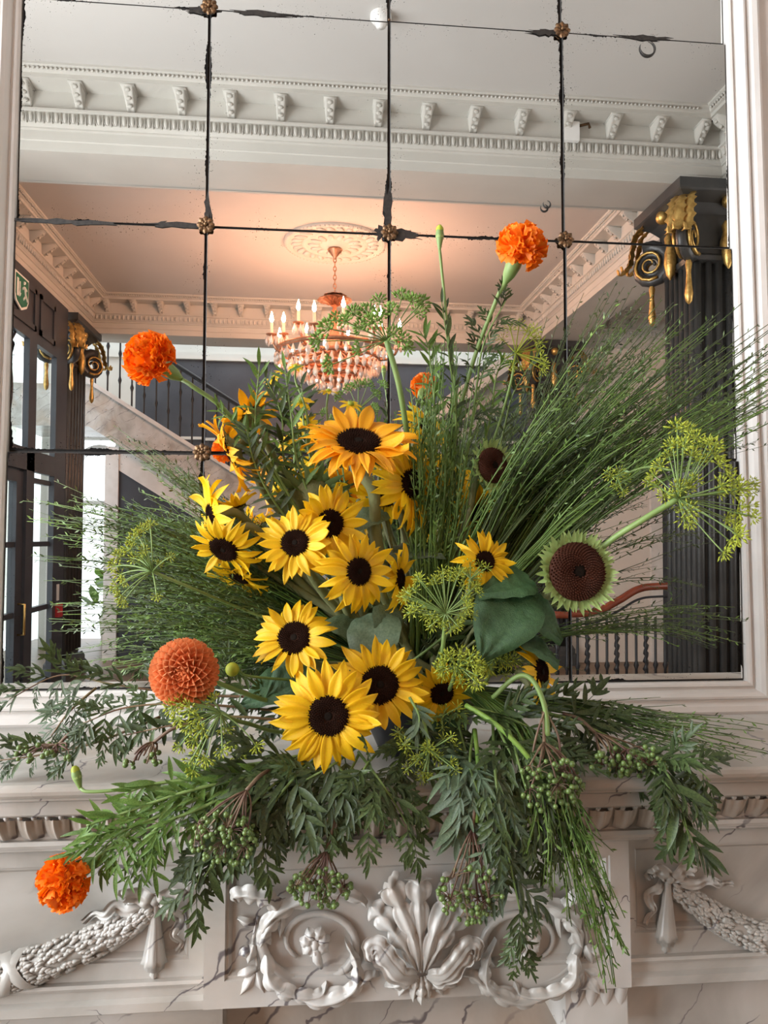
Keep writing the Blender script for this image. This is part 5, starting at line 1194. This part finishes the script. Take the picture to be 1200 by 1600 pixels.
# bright willow-like foliage of the low marigold
for (lab, path, lv, n, sz) in [
  ('bright green feathery foliage around the low marigold stem', [(470, 1186, 1.03), (360, 1225, .99), (260, 1270, .97), (190, 1300, .965), (150, 1335, .96)], CUT_B, 24, .058),
  ('bright lance leaved branch over the left shelf edge', [(480, 1195, 1.02), (380, 1215, .985), (280, 1240, .97), (180, 1275, .965), (135, 1290, .96)], LAN_B, 34, .042),
  ('bright green leaf spray hanging beside the left berry cluster', [(420, 1205, 1.0), (330, 1255, .975), (250, 1290, .965), (215, 1330, .96)], CUT_B, 16, .056),
  ('bright leaf spray touching the shelf front at left', [(400, 1195, 1.01), (320, 1215, .985), (240, 1225, .975), (195, 1240, .97)], LAN_B, 20, .040)]:
    leafy(lab, 'bright foliage hanging at the lower left', path, lv, n, sz, .0032, 'stem_green', droop=.25)
# skirt of dark foliage hanging over the shelf front
SK = [
  ('dark cut leaf spray hanging over the shelf below the lowest sunflower', [(560, 1165, 1.06), (520, 1195, .99), (470, 1225, .985), (430, 1270, .98)], CUT_D, 10, .05),
  ('dark cut leaf spray hanging between the two left berry clusters', [(500, 1180, 1.04), (460, 1215, .985), (420, 1270, .98), (410, 1330, .98)], CUT_D, 14, .055),
  ('dark leaf spray hanging left of the middle berry cluster', [(450, 1190, 1.03), (390, 1225, .98), (340, 1290, .975), (305, 1390, .975)], CUT_D, 15, .055),
  ('dark leaf spray hanging over the middle of the shelf front', [(600, 1165, 1.06), (570, 1200, .985), (560, 1240, .98), (580, 1300, .98)], CUT_D, 7, .045),
  ('slim leaf sprig reaching right across the middle shelf edge', [(560, 1175, 1.04), (590, 1215, .985), (620, 1260, .98), (648, 1310, .98)], CUT_D, 9, .048),
  ('dark leaf sprig lying on the shelf edge above the palmette', [(520, 1175, 1.04), (540, 1210, .99), (600, 1235, .98), (650, 1270, .98)], LAN_D, 9, .036),
  ('dark foliage filling the shelf left of the lowest sunflower', [(560, 1160, 1.08), (470, 1180, 1.01), (380, 1195, 1.0), (300, 1200, 1.0)], CUT_D, 16, .052),
  ('dark lance leaves under the left berry cluster', [(470, 1195, 1.02), (400, 1250, .975), (350, 1320, .97), (320, 1370, .97)], LAN_D, 20, .045),
  ('grey green leaf spray hanging right of the central shelf gap', [(720, 1150, 1.06), (715, 1200, .985), (720, 1260, .98), (715, 1310, .98)], LAN_G, 26, .044),
  ('grey green cut leaf spray right of the lowest dill', [(740, 1140, 1.06), (735, 1200, .98), (760, 1270, .975), (770, 1330, .975)], CUT_G, 16, .050),
  ('dark leaf spray hanging lowest over the right scroll', [(770, 1130, 1.06), (775, 1220, .975), (795, 1340, .97), (815, 1440, .97), (812, 1500, .972)], CUT_D, 18, .046),
  ('dark green leaf mass behind the hanging broom', [(790, 1120, 1.06), (810, 1190, .985), (830, 1270, .98), (835, 1340, .98)], CUT_D, 16, .05),
  ('green leaf mass right of the bowl above the shelf', [(740, 1105, 1.1), (790, 1120, 1.05), (850, 1150, 1.03), (890, 1190, 1.0)], CUT_D, 16, .05),
  ('dark leaf spray fallen across the shelf at right', [(800, 1105, 1.12), (880, 1120, 1.1), (950, 1150, 1.08), (1000, 1180, 1.06)], CUT_D, 15, .052),
  ('dark glossy leaf spray hanging over the right end of the shelf front', [(960, 1165, 1.06), (1030, 1195, 1.0), (1060, 1250, .985), (1080, 1320, .985)], CUT_D, 14, .055),
  ('dark leaf sprig reaching right over the shelf edge', [(950, 1160, 1.06), (1030, 1185, 1.02), (1080, 1195, 1.0), (1110, 1220, .995)], CUT_D, 9, .05),
  ('dark lance leaves hanging at the right end of the arrangement', [(1000, 1190, 1.02), (1045, 1230, .985), (1070, 1290, .985), (1100, 1335, .985)], LAN_D, 14, .046),
  ('silvery leaf sprig below the second lowest sunflower', [(640, 1090, 1.02), (655, 1120, 1.0), (650, 1150, .995)], LAN_G, 12, .032),
]
SK += [
  ('dark leaves packed in front of the bowl under the lowest dill', [(690, 1110, 1.1), (660, 1140, 1.06), (640, 1170, 1.03), (610, 1200, 1.0)], CUT_D, 14, .045),
  ('dark leaves packed in front of the bowl at its right side', [(700, 1100, 1.1), (715, 1130, 1.05), (725, 1165, 1.02), (735, 1200, 1.0)], CUT_D, 14, .045),
  ('dark fingered leaves above the middle berry cluster', [(560, 1180, 1.03), (540, 1220, .985), (520, 1265, .98), (500, 1310, .98)], CUT_D, 14, .05),
  ('grey green fingered leaves hanging behind the right berry stalks', [(740, 1150, 1.04), (760, 1220, .985), (790, 1300, .98), (800, 1370, .978)], LAN_G, 30, .045),
  ('dark fingered leaves hanging beneath the broken pale stem', [(770, 1120, 1.06), (800, 1180, .995), (850, 1250, .985), (870, 1310, .985)], CUT_D, 16, .046)]
for (lab, path, lv, n, sz) in SK: leafy(lab, 'foliage sprays hanging over the mantelshelf', path, lv, n, sz * 1.22, .0022, 'stem_green', droop=.45)
# upright leafy stems at the top and left
UPR = [
  ('upright leafy stem under the tall bud', [(690, 900, 1.16), (712, 680, 1.12), (702, 560, 1.08), (690, 470, 1.07)], LAN_D, 22, .034),
  ('leafy stem carrying dark fingered leaves below the high marigold', [(700, 900, 1.16), (740, 640, 1.12), (755, 540, 1.08), (790, 470, 1.06)], CUT_D, 14, .040),
  ('leafy stem with willow leaves in the upper centre right', [(700, 880, 1.17), (760, 680, 1.14), (775, 590, 1.1), (790, 560, 1.08)], LAN_B, 22, .034),
  ('leafy stem left of the tall bud stem', [(670, 880, 1.16), (680, 680, 1.13), (672, 560, 1.1), (662, 520, 1.09)], LAN_B, 18, .036),
  ('leafy stem rising behind the seed head', [(720, 880, 1.2), (780, 700, 1.2), (800, 620, 1.18), (835, 560, 1.17)], LAN_D, 20, .034),
  ('tarragon like leafy stem at the upper left, leftmost', [(520, 900, 1.18), (430, 760, 1.14), (400, 680, 1.1), (405, 570, 1.1)], LAN_B, 34, .036),
  ('tarragon like leafy stem at the upper left, second from the left', [(530, 900, 1.18), (450, 740, 1.13), (440, 650, 1.1), (415, 590, 1.1)], LAN_D, 30, .038),
  ('tarragon like leafy stem nearest the golden sunflower', [(540, 900, 1.18), (470, 740, 1.12), (455, 650, 1.1), (445, 575, 1.12)], LAN_B, 30, .036),
  ('grey green leafy stem among the upper left sunflowers', [(540, 920, 1.18), (440, 800, 1.12), (400, 730, 1.08), (385, 670, 1.07)], LAN_G, 28, .034),
  ('dark leafy stem behind the upper left daisies', [(530, 900, 1.22), (490, 740, 1.22), (480, 660, 1.2), (470, 600, 1.2)], LAN_D, 26, .038),
  ('leafy foliage crossing the stem of the left marigold', [(520, 900, 1.17), (420, 720, 1.1), (370, 665, 1.07), (340, 640, 1.06)], LAN_B, 20, .030),
  ('leafy filler low in the centre behind the dill', [(660, 1100, 1.16), (690, 1010, 1.14), (720, 960, 1.12), (740, 930, 1.12)], LAN_D, 20, .04),
  ('leafy filler behind the middle sunflowers', [(620, 1080, 1.2), (560, 960, 1.2), (530, 880, 1.2), (520, 820, 1.2)], LAN_D, 24, .045),
  ('leafy filler behind the right sunflowers', [(680, 1080, 1.22), (690, 930, 1.22), (680, 830, 1.22), (670, 760, 1.22)], LAN_D, 26, .045),
]
for (lab, path, lv, n, sz) in UPR: leafy(lab, 'leafy stems rising through the arrangement', path, lv, n, sz, .0022, 'stem_green', droop=-.1, spread=.8, start=.25, name='leafy_branch')

# ---- broad sunflower leaves
BIGL = blade(14, 9, lambda t: .47 * math.sin(math.pi * (.16 + .835 * t) ** .80) ** .95, lambda t, u: -.30 * t * t + .05 * math.cos(u * 9) * t - .10 * u * u + .018 * math.sin(t * 26 + abs(u) * 5), None, .28).mesh('leaf', 'leaf_big')
BIGG = blade(14, 9, lambda t: .42 * math.sin(math.pi * (.16 + .835 * t) ** .80) ** .95, lambda t, u: -.45 * t * t - .12 * u * u + .02 * math.sin(t * 26 + abs(u) * 5), None, .3).mesh('leaf', 'leaf_grey')
def bigleaf(label, b, e, nrm, me, wid=1.0):
    B_, E_ = at(*b), at(*e); t = thing('sunflower_leaf', B_, label, 'leaf', 'broad sunflower leaves'); L_ = (E_ - B_).length
    link('leaf_blade', me, t, world=frame(B_, E_ - B_, nrm, (L_, L_ * wid, L_)))
    stem_obj(t, B_, None, [B_ * .6 + MOUTH * .4], .0022, 'stem_olive')
for (lab, b, e, nrm, me, wd) in [
  ('broad heart shaped green leaf left of the petalless sunflower', (812, 925, 1.05), (760, 1012, 1.0), (-.2, -1, .3), BIGL, 1.0),
  ('broad green leaf above the heart shaped one', (828, 905, 1.06), (762, 905, 1.02), (0, -.8, .9), BIGL, .9),
  ('dark broad leaf pointing right under the petalless sunflower', (812, 935, 1.05), (888, 985, 1.02), (.2, -.9, .7), BIGL, .85),
  ('dark drooping leaf above the small side view sunflower', (790, 985, 1.07), (878, 1012, 1.03), (.1, -.5, 1), BIGL, .7),
  ('grey green folded leaf above the two lowest sunflowers', (590, 960, 1.1), (568, 1035, 1.03), (-.4, -1, .4), BIGG, 1.0),
  ('grey green leaf hanging right of the folded one', (600, 945, 1.1), (622, 1010, 1.07), (.5, -1, .2), BIGG, .9),
  ('grey green leaf behind the middle sunflower stems', (560, 985, 1.14), (525, 965, 1.1), (0, -1, .6), BIGG, .9),
  ('grey leaf behind the face down sunflower', (600, 870, 1.17), (668, 835, 1.12), (0, -.7, 1), BIGG, .7),
  ('grey leaf right of the upper pair of sunflowers', (600, 800, 1.15), (552, 802, 1.1), (.1, -.7, 1), BIGG, .8),
  ('dark leaf under the tousled sunflower', (490, 1035, 1.12), (420, 1078, 1.08), (0, -1, .5), BIGL, .9),
  ('dark leaf right of the dahlia bud', (460, 1060, 1.12), (375, 1085, 1.09), (0, -.8, .8), BIGL, .8),
  ('dark leaf deep in the centre under the dill', (690, 1075, 1.14), (700, 1150, 1.08), (.1, -1, .3), BIGL, .9)]:
    bigleaf(lab, b, e, nrm, me, wd)

# ---- unripe elderberry clusters hanging over the shelf
BER = MB().ball((0, 0, 0), 1, 8, 6).mesh('berry', 'berry')
def berries(label, b, via, cx, cy, y, rx, ry, n, seed, rpx=5.0, stalk='berry_stalk'):
    random.seed(600 + seed); B_ = at(*b); t = thing('elderberry_cluster', B_, label, 'berries', 'unripe elderberry clusters'); hub = at(*via); s = pxs(hub); st_ = MB()
    st_.tube(spline([B_, B_.lerp(hub, .5) + V((0, -.004, .006)), hub], 5), .0024, 6)
    subs = []
    for k in range(14):
        e = at(cx + rx * ru(-.75, .75), cy + ry * ru(-.7, .3), y + ru(-.02, .025)); subs.append(e)
        st_.tube(bez(hub, hub.lerp(e, .5) + V((ru(-.01, .01), ru(-.01, .01), .008)), e, 6), .0012, 5)
    for k in range(n):
        a, r = ru(0, 6.283), math.sqrt(rnd()); p = at(cx + rx * r * math.cos(a), cy + ry * r * math.sin(a), y + ru(-.03, .03))
        q = min(subs, key=lambda v: (v - p).length); st_.tube(bez(q, q.lerp(p, .5) + V((0, 0, .006)), p, 4), .0006, 3)
        link('berry', BER, t, world=M.Translation(p) @ M.Scale(rpx * s * ru(.75, 1.12), 4))
    st_.build('stalks', stalk, t)
for i, a in enumerate([
  ('large elderberry cluster hanging at the left beside the bright foliage', (430, 1200, 1.0), (385, 1235, .955), 350, 1312, .945, 55, 45, 80),
  ('elderberry cluster hanging in the middle above the left scroll', (540, 1230, .985), (510, 1330, .98), 500, 1388, .975, 50, 32, 70),
  ('elderberry cluster hanging on long pale stalks right of the palmette', (745, 1240, .985), (738, 1295, .975), 735, 1398, .97, 52, 46, 70),
  ('elderberry cluster tucked behind the hanging broom at right', (848, 1110, 1.03), (850, 1160, .985), 862, 1225, .965, 52, 44, 66),
  ('elderberry cluster resting on the right of the shelf', (880, 1115, 1.08), (930, 1145, 1.04), 982, 1190, 1.01, 62, 26, 60),
  ('small elderberry twig on the left of the shelf', (300, 1130, 1.06), (240, 1160, 1.05), 225, 1190, 1.04, 32, 24, 9),
  ('withered elderberry sprig at the left end of the shelf', (130, 1140, 1.08), (90, 1165, 1.07), 70, 1178, 1.06, 50, 18, 16)]):
    berries(*a[:9 - 1], int(a[8] * 1.55), seed=i, rpx=4.3)
MB_ = None
# wilted hooked stalk at the lower right
t = thing('wilted_stalk', at(800, 1085, 1.03), 'pale hooked stalk bending over beside the small side view sunflower', 'stem')
MB().tube(spline([at(770, 1090, 1.04), at(800, 1062, 1.02), at(822, 1056, 1.01), at(840, 1075, 1.0), at(852, 1110, .995), at(856, 1150, .99)], 6), [.0035] * 31, 7).build('stalk', 'stem_green', t)
MB().tube(spline([at(852, 1108, .995), at(838, 1150, .985), at(830, 1190, .985)], 6), .0016, 5).build('side_stalk', 'berry_stalk', t)
MB().tube(spline([at(853, 1112, .995), at(872, 1150, .99), at(876, 1200, .985)], 6), .0016, 5).build('side_stalk', 'berry_stalk', t)
t = thing('broken_stem', at(728, 1102, 1.02), 'pale green broken stem lying across the hanging foliage at right', 'stem')
MB().tube(spline([at(728, 1102, 1.03), at(770, 1128, 1.0), at(810, 1165, .985), at(850, 1215, .975)], 6), [.0034] * 19, 7).build('stalk', 'dill_green', t)
t = thing('cut_stem', at(745, 1150, 1.0), 'thick pale green stem hanging straight down right of the lowest dill', 'stem')
MB().tube(spline([at(742, 1140, 1.03), at(747, 1200, .985), at(745, 1285, .975)], 6), [.0030] * 13, 7).build('stalk', 'dill_green', t)
